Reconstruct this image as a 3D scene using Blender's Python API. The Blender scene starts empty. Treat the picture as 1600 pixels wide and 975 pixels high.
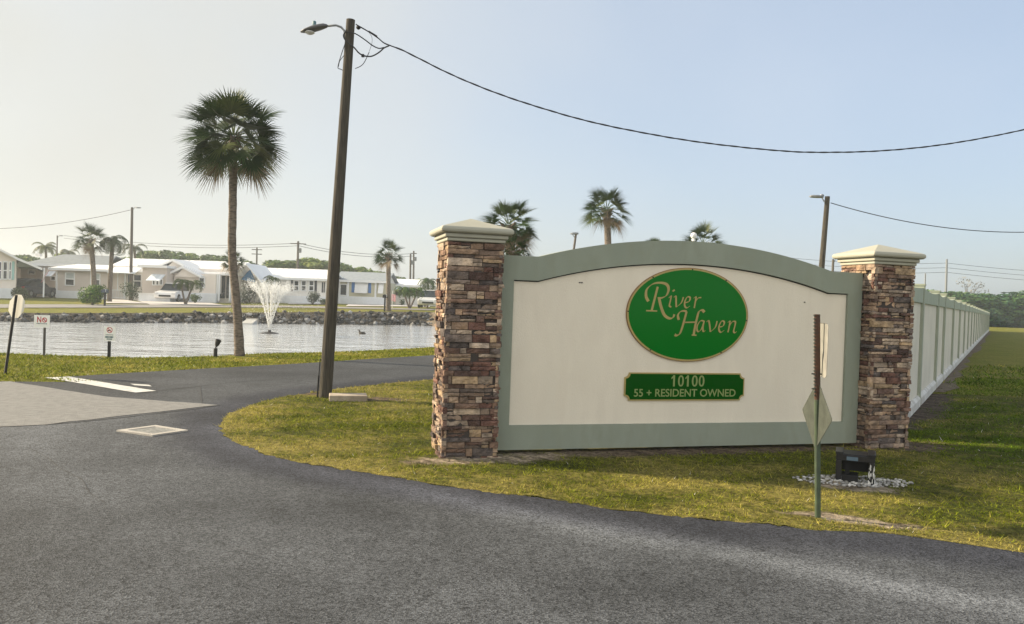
import bpy, bmesh, math, random
import numpy as np
from mathutils import Vector, Matrix
from mathutils.geometry import delaunay_2d_cdt, tessellate_polygon

random.seed(7); rng = np.random.default_rng(7)
scene = bpy.context.scene
COL = scene.collection
R = math.radians
PI = math.pi

# ------------------------------------------------------------------ camera model (survey of the photograph -> metres)
F, CX, CY = 1200.0, 800.0, 487.5
ROLL, PITCH, EYE = R(1.95), math.atan(17.5 / 1200), 1.6

def ray(u, v):
    dx, dy = u - CX, v - CY
    x = dx * math.cos(ROLL) + dy * math.sin(ROLL)
    y = -dx * math.sin(ROLL) + dy * math.cos(ROLL)
    a, b = x / F, -y / F
    return (a, b * math.sin(PITCH) + math.cos(PITCH), b * math.cos(PITCH) - math.sin(PITCH))

def G(u, v, z=0.0):                       # point of the level plane z seen at u, v
    d = ray(u, v); t = (z - EYE) / d[2]
    return Vector((d[0] * t, d[1] * t, z))

def D(u, v, Y):                           # point at distance Y
    d = ray(u, v); t = Y / d[1]
    return Vector((d[0] * t, Y, EYE + d[2] * t))

def sstep(a, b, x):
    t = np.clip((x - a) / (b - a), 0, 1); return t * t * (3 - 2 * t)

ZK = [-.67, -.5, -.333, -.108, 0, .15, .3]
def T(x, y):                              # height of the land
    y = np.asarray(y, float); x = np.asarray(x, float)
    r = x / np.maximum(y, 20)
    zf = np.interp(r, ZK, [.1, .19, .31, .60, .60, .3, 0])
    sl = np.interp(r, ZK, [.012, .010, .008, .001, 0, 0, 0])
    return zf * sstep(28, 40, y) + sl * np.clip(y - 45, 0, 60)

def GT(u, v):                             # first hit with the land
    d = ray(u, v)
    for t in np.arange(8, 300, .05):
        if EYE + d[2] * t <= float(T(d[0] * t, d[1] * t)):
            return Vector((d[0] * t, d[1] * t, float(T(d[0] * t, d[1] * t))))
    t = 300; return Vector((d[0] * t, d[1] * t, 0))

def wob(x, y, s=1.0, seed=0):             # smooth pseudo noise about -1..1
    r = np.random.default_rng(seed); out = 0
    for k in range(6):
        a, b, c = r.normal(0, 1, 3)
        out = out + np.sin((a * x + b * y) / s * (1 + .35 * k) + c * 9)
    return out / 3.2

# ------------------------------------------------------------------ materials
def mat(name, c1, c2=None, scale=4.0, rough=.8, bump=0.0, bscale=40.0, metal=0.0, spec=.4, attr=False,
        lo=.35, hi=.65, detail=5.0, stretch=None, coat=0.0, trans=0.0, c3=None, scale3=40.0):
    m = bpy.data.materials.new(name); m.use_nodes = True
    nt = m.node_tree; N = nt.nodes; L = nt.links
    b = N['Principled BSDF']
    b.inputs['Roughness'].default_value = rough; b.inputs['Metallic'].default_value = metal
    b.inputs['Specular IOR Level'].default_value = spec
    b.inputs['Coat Weight'].default_value = coat
    tc = N.new('ShaderNodeTexCoord'); src = tc.outputs['Object']
    if stretch:
        mp = N.new('ShaderNodeMapping'); mp.inputs['Scale'].default_value = stretch
        L.new(src, mp.inputs['Vector']); src = mp.outputs['Vector']
    col = None
    def noise(sc, dt=detail):
        n = N.new('ShaderNodeTexNoise'); n.inputs['Scale'].default_value = sc; n.inputs['Detail'].default_value = dt
        L.new(src, n.inputs['Vector']); return n.outputs['Fac']
    def ramp(f, a, bb):
        mr = N.new('ShaderNodeMapRange'); mr.inputs['From Min'].default_value = a; mr.inputs['From Max'].default_value = bb
        L.new(f, mr.inputs['Value']); return mr.outputs['Result']
    def mix(f, A, B, bt='MIX'):
        mx = N.new('ShaderNodeMix'); mx.data_type = 'RGBA'; mx.blend_type = bt
        if isinstance(f, float): mx.inputs[0].default_value = f
        else: L.new(f, mx.inputs[0])
        for i, v in ((6, A), (7, B)):
            if isinstance(v, tuple): mx.inputs[i].default_value = (*v, 1)
            else: L.new(v, mx.inputs[i])
        return mx.outputs[2]
    if c2 is not None:
        col = mix(ramp(noise(scale), lo, hi), tuple(c1), tuple(c2))
        if c3 is not None:
            col = mix(ramp(noise(scale3, 3), .45, .7), col, tuple(c3))
    if attr:
        at = N.new('ShaderNodeAttribute'); at.attribute_name = 'Col'
        col = mix(1.0, at.outputs['Color'], col if col is not None else tuple(c1), 'MULTIPLY')
    if col is not None: L.new(col, b.inputs['Base Color'])
    else: b.inputs['Base Color'].default_value = (*c1, 1)
    if bump:
        bp = N.new('ShaderNodeBump'); bp.inputs['Strength'].default_value = min(1, bump); bp.inputs['Distance'].default_value = .02
        L.new(noise(bscale), bp.inputs['Height']); L.new(bp.outputs['Normal'], b.inputs['Normal'])
    if trans:
        tr = N.new('ShaderNodeBsdfTranslucent'); ms = N.new('ShaderNodeMixShader'); ms.inputs[0].default_value = trans
        if col is not None: L.new(col, tr.inputs['Color'])
        else: tr.inputs['Color'].default_value = (*c1, 1)
        L.new(b.outputs[0], ms.inputs[1]); L.new(tr.outputs[0], ms.inputs[2])
        L.new(ms.outputs[0], N['Material Output'].inputs['Surface'])
    return m

M = {}
M['ground'] = mat('lawn soil', (.125, .14, .014), (.20, .175, .035), scale=1.1, rough=.95, bump=.8, bscale=60, c3=(.05, .06, .008), scale3=13, spec=.1)
M['blade'] = mat('grass blade', (1, 1, 1), rough=.7, attr=True, spec=.08, trans=.25)
M['soil'] = mat('bare soil', (.20, .165, .125), (.09, .07, .05), scale=7, rough=.95, bump=1, bscale=40, spec=.1)
M['sand'] = mat('pale sand', (.30, .25, .19), (.13, .10, .065), scale=11, rough=.95, bump=1, bscale=50, spec=.1)
M['concrete'] = mat('pale concrete', (.42, .40, .37), (.33, .31, .28), scale=3, rough=.9, bump=.4, bscale=80, spec=.2)
M['oldpave'] = mat('worn pale asphalt', (.205, .205, .20), (.15, .15, .148), scale=9, rough=.9, bump=.5, bscale=160, spec=.2, c3=(.27, .265, .255), scale3=110)
M['paint'] = mat('worn road paint', (.52, .52, .50), (.30, .30, .295), scale=9, rough=.7, lo=.45, hi=.8, spec=.3)
M['crack'] = mat('sealed crack', (.03, .03, .032), rough=.8)
M['farroad'] = mat('grey far asphalt', (.20, .19, .185), (.15, .145, .14), scale=1.5, rough=.9)
M['drive'] = mat('pale driveway', (.50, .47, .44), (.40, .38, .36), scale=1, rough=.9)
M['cream'] = mat('cream stucco', (.735, .675, .57), (.70, .645, .545), scale=2.2, rough=.85, bump=.35, bscale=140, spec=.2, stretch=(1.6, 1, .45), c3=(.695, .635, .535), scale3=5)
M['green'] = mat('sage stucco', (.275, .305, .250), (.248, .278, .228), scale=2.6, rough=.85, bump=.4, bscale=140, spec=.2, stretch=(1.4, 1, .6), c3=(.25, .275, .22), scale3=6)
M['fgreen'] = mat('sage precast post', (.33, .36, .29), (.29, .32, .26), scale=1.6, rough=.85, bump=.2, bscale=120, spec=.2)
M['frail'] = mat('sage precast rail', (.36, .40, .33), (.32, .36, .30), scale=1.6, rough=.85, bump=.2, bscale=120, spec=.2)
M['fpanel'] = mat('off white precast panel', (.66, .63, .55), (.58, .555, .485), scale=1.3, rough=.85, bump=.2, bscale=120, spec=.2)
M['frailw'] = mat('weathered white precast foot', (.60, .60, .58), (.42, .41, .38), scale=5, rough=.8)
M['cap'] = mat('sage cream cap stone', (.38, .375, .31), (.33, .325, .27), scale=2, rough=.7, bump=.15, bscale=120, spec=.3)
M['stone'] = mat('ledger stone', (1.1, 1.1, 1.1), (.62, .62, .62), scale=14, rough=.9, bump=1, bscale=45, attr=True, spec=.15, c3=(1.45, 1.4, 1.3), scale3=9)
M['mortar'] = mat('dark mortar', (.05, .042, .038), rough=.95)
M['signgreen'] = mat('glossy green sign face', (.0002, .135, .010), rough=.12, spec=.10)
M['gold'] = mat('gold lettering', (.38, .29, .10), (.32, .25, .09), scale=8, rough=.45, spec=.4)
M['palegold'] = mat('pale green gold lettering', (.20, .26, .085), rough=.5)
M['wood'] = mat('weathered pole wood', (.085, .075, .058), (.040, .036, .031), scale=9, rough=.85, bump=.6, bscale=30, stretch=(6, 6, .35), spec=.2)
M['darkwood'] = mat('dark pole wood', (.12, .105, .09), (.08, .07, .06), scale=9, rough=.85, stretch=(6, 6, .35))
M['metal'] = mat('grey metal', (.22, .23, .24), (.17, .18, .19), scale=20, rough=.45, metal=.5)
M['darkmetal'] = mat('dark lamp metal', (.10, .10, .105), rough=.5, metal=.3)
M['lens'] = mat('lamp lens', (.5, .5, .5), rough=.2)
M['rubber'] = mat('black cable', (.012, .012, .014), rough=.5)
M['galv'] = mat('galvanised sign back', (.080, .090, .076), (.055, .062, .052), scale=12, rough=.5, metal=.2, bump=.1, bscale=30)
M['signpost'] = mat('green rusty channel post', (.075, .095, .06), (.13, .055, .028), scale=6, rough=.7, stretch=(1, 1, .7), metal=.2)
M['white'] = mat('white paint', (.78, .78, .78), (.70, .70, .70), scale=2, rough=.6)
M['signwhite'] = mat('white sign face', (.80, .80, .79), rough=.4)
M['red'] = mat('sign red', (.42, .015, .03), rough=.4)
M['signdark'] = mat('sign dark text', (.03, .07, .09), rough=.5)
M['black'] = mat('black plastic', (.010, .010, .012), (.02, .02, .022), scale=12, rough=.35)
M['blackmat'] = mat('matt black paint', (.010, .010, .011), rough=.7)
M['limesplash'] = mat('white paint splash', (.75, .75, .72), (.5, .5, .48), scale=30, rough=.8)
M['pebble'] = mat('pale pebbles', (1, 1, 1), (.75, .75, .75), scale=30, rough=.9, attr=True)
M['rock'] = mat('riprap rock', (1, 1, 1), (.55, .55, .56), scale=3, rough=.9, bump=.8, bscale=9, attr=True, spec=.2)
M['bark'] = mat('palm trunk bark', (.20, .165, .135), (.085, .07, .058), scale=9, rough=.9, bump=1, bscale=16, stretch=(1, 1, 2.6), spec=.1)
M['leaf'] = mat('palm leaf', (1, 1, 1), rough=.55, attr=True, spec=.2, trans=.12)
M['foliage'] = mat('tree foliage', (1, 1, 1), rough=.6, attr=True, spec=.2, trans=.2)
M['trunk'] = mat('tree trunk', (.12, .10, .08), (.07, .06, .05), scale=4, rough=.9)
M['shingle'] = mat('grey shingle roof', (.175, .20, .22), (.145, .165, .185), scale=3, rough=.9, bump=.3, bscale=20)
M['shingle2'] = mat('blue grey shingle roof', (.24, .27, .30), (.20, .23, .26), scale=3, rough=.9)
M['whiteroof'] = mat('white metal roof', (.78, .79, .80), (.72, .73, .74), scale=.8, rough=.5)
M['fascia'] = mat('white fascia', (.76, .77, .78), rough=.55)
M['under'] = mat('grey green soffit', (.17, .19, .16), rough=.8)
M['taupe'] = mat('taupe clapboard', (.58, .52, .475), (.54, .485, .445), scale=1, rough=.8)
M['pinkcream'] = mat('pale cream clapboard', (.74, .68, .62), (.70, .64, .585), scale=1, rough=.8)
M['yellowcream'] = mat('pale yellow siding', (.52, .49, .36), rough=.8)
M['lightwall'] = mat('off white siding', (.74, .72, .69), rough=.8)
M['skirt'] = mat('white vinyl skirting', (.72, .74, .77), (.66, .68, .71), scale=2, rough=.6)
M['glass'] = mat('dark window glass', (.02, .025, .03), rough=.08, spec=.5)
M['blind'] = mat('pale window blind', (.42, .46, .46), rough=.4)
M['teal'] = mat('pale teal shutter', (.33, .55, .53), rough=.6)
M['navy'] = mat('navy shutter', (.012, .018, .035), rough=.6)
M['blue'] = mat('blue shutter', (.06, .17, .42), rough=.6)
M['awning'] = mat('white striped awning', (.74, .78, .82), (.62, .67, .72), scale=1.2, rough=.5, stretch=(4, .1, .1), lo=.45, hi=.55)
M['cabinet'] = mat('dark green cabinet', (.04, .055, .05), rough=.6)
M['carnavy'] = mat('dark blue car paint', (.01, .014, .028), rough=.2, coat=.8)
M['carwhite'] = mat('white car paint', (.75, .75, .75), rough=.25, coat=.6)
M['tyre'] = mat('tyre rubber', (.015, .015, .015), rough=.8)
M['lamp'] = mat('car lamp glass', (.6, .6, .6), rough=.15)
M['taillamp'] = mat('car tail lamp', (.35, .02, .03), rough=.2)
M['flagred'] = mat('flag red', (.45, .04, .07), rough=.8, trans=.2)
M['flagwhite'] = mat('flag white', (.7, .68, .68), rough=.8, trans=.2)
M['flagblue'] = mat('flag blue', (.03, .04, .13), rough=.8, trans=.2)
M['pink'] = mat('pink flag cloth', (.72, .40, .45), rough=.8, trans=.25)
M['bluetarp'] = mat('blue canopy', (.05, .17, .33), rough=.7)
M['binblue'] = mat('blue bin plastic', (.05, .25, .38), rough=.5)
M['jet'] = mat('fountain spray', (.85, .86, .86), rough=.25, spec=.5, trans=.45)
M['bird'] = mat('dark bird feathers', (.03, .026, .022), rough=.7)
M['redplant'] = mat('planter shrub', (1, 1, 1), rough=.7, attr=True)

def water_material():
    m = bpy.data.materials.new('pond water'); m.use_nodes = True
    N = m.node_tree.nodes; L = m.node_tree.links; b = N['Principled BSDF']
    b.inputs['Base Color'].default_value = (.95, .96, .95, 1); b.inputs['Metallic'].default_value = .72; b.inputs['Roughness'].default_value = .05
    b.inputs['IOR'].default_value = 1.9
    tc = N.new('ShaderNodeTexCoord')
    mp = N.new('ShaderNodeMapping'); mp.inputs['Scale'].default_value = (.55, 1.4, 1); mp.inputs['Rotation'].default_value = (0, 0, .25)
    L.new(tc.outputs['Object'], mp.inputs['Vector'])
    n1 = N.new('ShaderNodeTexNoise'); n1.inputs['Scale'].default_value = 2.2; n1.inputs['Detail'].default_value = 4
    n2 = N.new('ShaderNodeTexNoise'); n2.inputs['Scale'].default_value = .5; n2.inputs['Detail'].default_value = 2
    L.new(mp.outputs[0], n1.inputs['Vector']); L.new(mp.outputs[0], n2.inputs['Vector'])
    ad = N.new('ShaderNodeMath'); ad.operation = 'MULTIPLY_ADD'; ad.inputs[1].default_value = 1.2
    L.new(n2.outputs['Fac'], ad.inputs[0]); L.new(n1.outputs['Fac'], ad.inputs[2])
    bp = N.new('ShaderNodeBump'); bp.inputs['Strength'].default_value = .9; bp.inputs['Distance'].default_value = .13
    L.new(ad.outputs[0], bp.inputs['Height']); L.new(bp.outputs[0], b.inputs['Normal'])
    return m
M['water'] = water_material()

def asphalt_material():
    m = bpy.data.materials.new('asphalt'); m.use_nodes = True
    N = m.node_tree.nodes; L = m.node_tree.links; b = N['Principled BSDF']
    b.inputs['Roughness'].default_value = .85; b.inputs['Specular IOR Level'].default_value = .18
    tc = N.new('ShaderNodeTexCoord')
    at = N.new('ShaderNodeAttribute'); at.attribute_name = 'Col'
    def noise(s, d, r=.6):
        n = N.new('ShaderNodeTexNoise'); n.inputs['Scale'].default_value = s; n.inputs['Detail'].default_value = d
        n.inputs['Roughness'].default_value = r
        L.new(tc.outputs['Object'], n.inputs['Vector']); return n.outputs['Fac']
    vo = N.new('ShaderNodeTexVoronoi'); vo.inputs['Scale'].default_value = 95
    L.new(tc.outputs['Object'], vo.inputs['Vector'])
    sep = N.new('ShaderNodeSeparateColor'); L.new(vo.outputs['Color'], sep.inputs[0])
    def mr(f, a, bb, c, d):
        n = N.new('ShaderNodeMapRange'); L.new(f, n.inputs[0])
        for i, v in zip((1, 2, 3, 4), (a, bb, c, d)): n.inputs[i].default_value = v
        return n.outputs[0]
    def mul(a, c):
        n = N.new('ShaderNodeMath'); n.operation = 'MULTIPLY'; L.new(a, n.inputs[0]); L.new(c, n.inputs[1]); return n.outputs[0]
    g = mr(sep.outputs[0], 0, 1, .35, 1.7)                 # single stones
    big = mr(noise(.55, 6, .7), .3, .7, .68, 1.32)          # old patches
    mid = mr(noise(9, 5, .7), .3, .7, .82, 1.18)
    f = mul(mul(g, big), mid)
    cx = N.new('ShaderNodeVectorMath'); cx.operation = 'SCALE'
    L.new(at.outputs['Color'], cx.inputs[0]); L.new(f, cx.inputs['Scale'])
    L.new(cx.outputs[0], b.inputs['Base Color'])
    bp = N.new('ShaderNodeBump'); bp.inputs['Strength'].default_value = .6; bp.inputs['Distance'].default_value = .006
    L.new(vo.outputs['Distance'], bp.inputs['Height']); L.new(bp.outputs[0], b.inputs['Normal'])
    return m
M['asphalt'] = asphalt_material()

# ------------------------------------------------------------------ mesh builder
class MB:
    def __init__(s): s.v = []; s.f = []; s.c = []; s.cur = (1, 1, 1)
    def add(s, vs, fs, col=None):
        o = len(s.v); s.v += [tuple(p) for p in vs]; s.f += [tuple(i + o for i in f) for f in fs]
        s.c += [col or s.cur] * len(vs); return s
    def box(s, lo, hi, mtx=None, col=None):
        x0, y0, z0 = lo; x1, y1, z1 = hi
        vs = [(x0,y0,z0),(x1,y0,z0),(x1,y1,z0),(x0,y1,z0),(x0,y0,z1),(x1,y0,z1),(x1,y1,z1),(x0,y1,z1)]
        if mtx is not None: vs = [tuple(mtx @ Vector(p)) for p in vs]
        return s.add(vs, [(0,3,2,1),(4,5,6,7),(0,1,5,4),(1,2,6,5),(2,3,7,6),(3,0,4,7)], col)
    def tube(s, pts, rad, n=8, caps=True, col=None):
        pts = [Vector(p) for p in pts]; k = len(pts)
        if not hasattr(rad, '__len__'): rad = [rad] * k
        vs = []; fs = []
        for i, p in enumerate(pts):
            t = (pts[min(i + 1, k - 1)] - pts[max(i - 1, 0)]).normalized()
            a = Vector((0, 1, 0)) if abs(t.y) < .9 else Vector((1, 0, 0))
            b1 = t.cross(a).normalized(); b2 = t.cross(b1)
            for j in range(n):
                an = 2 * PI * j / n
                vs.append(p + (b1 * math.cos(an) + b2 * math.sin(an)) * rad[i])
        for i in range(k - 1):
            for j in range(n):
                fs.append((i * n + j, i * n + (j + 1) % n, (i + 1) * n + (j + 1) % n, (i + 1) * n + j))
        if caps: fs += [tuple(range(n))[::-1], tuple((k - 1) * n + j for j in range(n))]
        return s.add(vs, fs, col)
    def lathe(s, c, prof, n=12, col=None):       # prof: (radius, z)
        c = Vector(c); vs = []; fs = []
        for r, z in prof:
            for j in range(n):
                a = 2 * PI * j / n; vs.append((c.x + r * math.cos(a), c.y + r * math.sin(a), c.z + z))
        for i in range(len(prof) - 1):
            for j in range(n):
                fs.append((i * n + j, i * n + (j + 1) % n, (i + 1) * n + (j + 1) % n, (i + 1) * n + j))
        fs += [tuple(range(n))[::-1], tuple((len(prof) - 1) * n + j for j in range(n))]
        return s.add(vs, fs, col)
    def prism(s, poly, y0, y1, col=None, tri=False):   # poly of (x, z), extruded in y
        n = len(poly); vs = [(x, y0, z) for x, z in poly] + [(x, y1, z) for x, z in poly]
        fs = [(i, (i + 1) % n, n + (i + 1) % n, n + i) for i in range(n)]
        if tri:
            t = tessellate_polygon([[Vector((x, z, 0)) for x, z in poly]])
            fs += [tuple(a) for a in t] + [tuple(i + n for i in a) for a in t]
        else: fs += [tuple(range(n)), tuple(range(2 * n - 1, n - 1, -1))]
        return s.add(vs, fs, col)
    def blob(s, c, rad, seed=0, col=None, sub=1):
        bm = bmesh.new(); bmesh.ops.create_icosphere(bm, subdivisions=sub, radius=1)
        r = random.Random(seed); vs = []
        for v in bm.verts:
            k = 1 + r.uniform(-.28, .28)
            vs.append((c[0] + v.co.x * rad[0] * k, c[1] + v.co.y * rad[1] * k, c[2] + v.co.z * rad[2] * k))
        fs = [tuple(v.index for v in f.verts) for f in bm.faces]; bm.free()
        return s.add(vs, fs, col)
    def build(s, name, m, parent=None, origin=(0, 0, 0), smooth=False, fixn=True):
        o = Vector(origin); me = bpy.data.meshes.new(name)
        me.from_pydata([(a - o.x, b - o.y, c - o.z) for a, b, c in s.v], [], s.f)
        if any(c != (1, 1, 1) for c in s.c):
            at = me.color_attributes.new('Col', 'FLOAT_COLOR', 'POINT')
            at.data.foreach_set('color', np.array([(*c, 1) for c in s.c], np.float32).ravel())
        if fixn and len(s.f) < 20000:
            bm = bmesh.new(); bm.from_mesh(me); bmesh.ops.recalc_face_normals(bm, faces=bm.faces); bm.to_mesh(me); bm.free()
        if smooth: me.polygons.foreach_set('use_smooth', [True] * len(me.polygons))
        me.materials.append(m); me.update()
        ob = bpy.data.objects.new(name, me); COL.objects.link(ob)
        if parent is not None: ob.parent = parent
        elif any(abs(x) > 1e-9 for x in o): ob.location = o
        return ob

def np_mesh(name, V, FA, m, C=None, parent=None):       # V n x 3, FA k x (3|4)
    me = bpy.data.meshes.new(name); n = len(V); k, w = FA.shape
    me.vertices.add(n); me.vertices.foreach_set('co', np.asarray(V, np.float32).ravel())
    me.loops.add(k * w); me.loops.foreach_set('vertex_index', FA.astype(np.int32).ravel())
    me.polygons.add(k); me.polygons.foreach_set('loop_start', np.arange(0, k * w, w, dtype=np.int32))
    me.polygons.foreach_set('loop_total', np.full(k, w, np.int32))
    me.update(calc_edges=True)
    if C is not None:
        at = me.color_attributes.new('Col', 'FLOAT_COLOR', 'POINT')
        at.data.foreach_set('color', np.c_[C, np.ones(len(C))].astype(np.float32).ravel())
    me.materials.append(m)
    ob = bpy.data.objects.new(name, me); COL.objects.link(ob)
    if parent is not None: ob.parent = parent
    return ob

def tag(o, label=None, cat=None, group=None, kind=None):
    if label: o['label'] = label
    if cat: o['category'] = cat
    if group: o['group'] = group
    if kind: o['kind'] = kind
    return o
def thing(name, label, cat, loc=(0, 0, 0), rz=0, group=None):
    o = bpy.data.objects.new(name, None); COL.objects.link(o); o.empty_display_size = .2
    o.location = loc; o.rotation_euler = (0, 0, rz)
    return tag(o, label, cat, group)
CHILD = {}
def copy_tree(o, loc, rz=0, sc=1.0, label=None, group=None, parent=None):
    c = o.copy(); COL.objects.link(c)
    if parent is not None: c.parent = parent
    else:
        c.location = loc; c.rotation_euler = (0, 0, rz); c.scale = (sc, sc, sc)
        if label: c['label'] = label
        if group: c['group'] = group
    for ch in [x for x in bpy.data.objects if x.parent == o]: copy_tree(ch, None, parent=c)
    return c

# ------------------------------------------------------------------ the land
near_edge = [G(0, 551.5), G(82, 555), G(220, 559), G(300, 557.6), G(395, 553), G(514, 550.5), G(600, 547), G(670, 543)]
near_edge = [(p.x, p.y) for p in near_edge]
far_top = [(-30.0, 39.6)]
for u, v in ((70, 489), (140, 489), (210, 489), (280, 488.7), (350, 488.3), (420, 488), (490, 487.6), (560, 487.2), (620, 487), (670, 487.5)):
    p = GT(u, v); far_top.append((p.x, p.y))
far_top[0] = (far_top[1][0] - 5, far_top[1][1] - 1.6)
print('far_top', [(round(a, 1), round(b, 1)) for a, b in far_top])
lastf = far_top[-1]
pond = [(-44, 24), (-30, 18.6)] + [(-19, 17.7)] + near_edge + [(.3, 27.5), (1.6, 33), (1.8, 42), (-.4, 49.5)] + far_top[::-1] + [(-44, 36)]
def densify(poly, step, closed=True):
    out = []; n = len(poly)
    for i in range(n if closed else n - 1):
        a = Vector(poly[i]); b = Vector(poly[(i + 1) % n]); k = max(1, int((b - a).length / step))
        out += [tuple(a.lerp(b, j / k)) for j in range(k)]
    if not closed: out.append(tuple(poly[-1]))
    return out
def inside(poly, P):
    P = np.asarray(P); x, y = P[:, 0], P[:, 1]; r = np.zeros(len(P), bool); n = len(poly)
    for i in range(n):
        x0, y0 = poly[i]; x1, y1 = poly[(i + 1) % n]
        c = ((y0 > y) != (y1 > y)) & (x < (x1 - x0) * (y - y0) / ((y1 - y0) if y1 != y0 else 1e-9) + x0)
        r ^= c
    return r
def dist_line(poly, P, closed=False):
    P = np.asarray(P, float); d = np.full(len(P), 1e9); n = len(poly)
    for i in range(n if closed else n - 1):
        a = np.array(poly[i][:2]); b = np.array(poly[(i + 1) % n][:2]); ab = b - a
        t = np.clip(((P - a) @ ab) / (ab @ ab + 1e-12), 0, 1)
        d = np.minimum(d, np.linalg.norm(P - (a + t[:, None] * ab), axis=1))
    return d
pondd = densify(pond, .8)
pondd = [(x + .10 * float(wob(x, y, .6, 3)), y + .10 * float(wob(x, y, .6, 4))) for x, y in pondd]

def cdt_sheet(name, m, loops, pts, zfun, keep, colfun=None):
    co = []; ed = []
    for lp in loops:
        o = len(co); co += [Vector(p[:2]) for p in lp]; ed += [(o + i, o + (i + 1) % len(lp)) for i in range(len(lp))]
    co += [Vector((float(a), float(b))) for a, b in pts]
    vs, es, fs, *_ = delaunay_2d_cdt(co, ed, [], 0, 1e-4)
    V = np.array([(v.x, v.y) for v in vs]); FA = np.array([f for f in fs if len(f) == 3])
    cen = V[FA].mean(axis=1); FA = FA[keep(cen)]
    a, b, c = V[FA[:, 0]], V[FA[:, 1]], V[FA[:, 2]]
    cr = (b[:, 0] - a[:, 0]) * (c[:, 1] - a[:, 1]) - (b[:, 1] - a[:, 1]) * (c[:, 0] - a[:, 0])
    FA = FA[np.abs(cr) > 1e-7]; cr = cr[np.abs(cr) > 1e-7]
    FA[cr < 0] = FA[cr < 0][:, ::-1]
    z = zfun(V[:, 0], V[:, 1])
    return np_mesh(name, np.c_[V, z], FA, m, colfun(V) if colfun else None)

gx = np.concatenate([np.arange(-300, -80, 20), np.arange(-80, 80, 3.0), np.arange(80, 301, 20)])
gy = np.concatenate([np.arange(-40, 110, 3.0), np.arange(110, 301, 10)])
P = np.array([(a, b) for a in gx for b in gy])
P = P[(dist_line(pondd, P, True) > .7)]
ground = cdt_sheet('ground', M['ground'], [pondd], P, lambda x, y: T(x, y) - .0, lambda c: ~inside(pondd, c))
tag(ground, kind='structure')
# pond bank under the water and up to the lawn
cen = np.array(pondd); nb = len(cen)
nxt = np.roll(cen, -1, 0) - np.roll(cen, 1, 0); nrm = np.c_[-nxt[:, 1], nxt[:, 0]]; nrm /= np.linalg.norm(nrm, axis=1)[:, None]
sgn = np.where(inside(pondd, cen + nrm * .3), 1, -1)[:, None]; nrm = nrm * sgn
V = []; rings = [(0, 0), (.12, -.10), (.45, -.45), (1.6, -1.1)]
for off, dz in rings:
    q = cen + nrm * off; zz = T(cen[:, 0], cen[:, 1]); V.append(np.c_[q, zz + dz * (1 if dz > -.2 else 1)])
V = np.concatenate(V); FA = []
for r_ in range(len(rings) - 1):
    for i in range(nb): FA.append((r_ * nb + i, r_ * nb + (i + 1) % nb, (r_ + 1) * nb + (i + 1) % nb, (r_ + 1) * nb + i))
bank = np_mesh('pond_bank', V, np.array(FA), M['soil']); tag(bank, kind='structure')
WZ = -.30
wb = MB(); wb.add([(-60, 12, WZ), (25, 12, WZ), (25, 65, WZ), (-60, 65, WZ)], [(0, 1, 2, 3)])
# the sheet of water follows the pond outline, a little under the banks
wp = [tuple(c - n * .25) for c, n in zip(cen, nrm)]
wbo = MB(); tri = tessellate_polygon([[Vector((x, y, 0)) for x, y in wp]]); wbo.add([(x, y, WZ) for x, y in wp], tri)
water = wbo.build('pond_water', M['water']); tag(water, kind='structure')

# riprap along the far bank
rp = MB(); rr = random.Random(5)
fl = densify(far_top, .33, False)
for (x, y) in fl:
    z0 = float(T(x, y))
    for k in range(9):
        t = rr.uniform(-.05, 1.1); s = rr.uniform(.08, .21)
        g = rr.choice((.025, .04, .06, .08, .11, .16, .30)) * rr.uniform(.8, 1.2); w_ = rr.uniform(.95, 1.08)
        rp.blob((x + rr.uniform(-.25, .25) + t * .5, y - t * (1.3 + z0 * 1.2) + rr.uniform(-.1, .1), z0 - .12 - t * (z0 + .30) + rr.uniform(-.05, .12)),
                (s * rr.uniform(.8, 1.3), s, s * rr.uniform(.6, .9)), rr.random(), (g * w_, g, g * (2 - w_)))
rip = rp.build('riprap', M['rock'], fixn=False); tag(rip, 'grey riprap rocks lining the far pond bank', 'rocks', kind='stuff')

# ------------------------------------------------------------------ roads
isl_px = [(1600, 866), (1400, 838), (1262, 829), (1120, 815), (981, 800.6), (840, 781), (700, 762.5), (610, 747), (525, 733), (437, 718), (394, 704), (363, 691), (347, 676), (345, 664), (352, 653), (372, 642), (415, 627), (464, 618), (503, 612), (569, 604), (667, 595)]
isl = [tuple(G(*p)[:2]) for p in isl_px]
a, b = Vector(isl[1]), Vector(isl[0]); dr = (b - a).normalized(); r_ext = tuple(b + dr * 22)
a, b = Vector(isl[-2]), Vector(isl[-1]); dr2 = (b - a).normalized(); l_ext = tuple(b + dr2 * 3); l_ext2 = (l_ext[0] + 7, l_ext[1] + 4.6)
isl_line = [r_ext] + isl + [l_ext, l_ext2]
bank_px = [(0, 597), (87, 591), (175, 585), (306, 577.5), (400, 572.5), (503, 566.5), (585, 561), (670, 556)]
bk = [tuple(G(*p)[:2]) for p in bank_px]
dr = (Vector(bk[-1]) - Vector(bk[-3])).normalized(); bext = tuple(Vector(bk[-1]) + dr * 4); bext2 = (l_ext2[0] - 3.2, l_ext2[1] + 5.5)
bank_line = [(-30, bk[0][1] - .5)] + bk + [bext, bext2]
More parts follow.
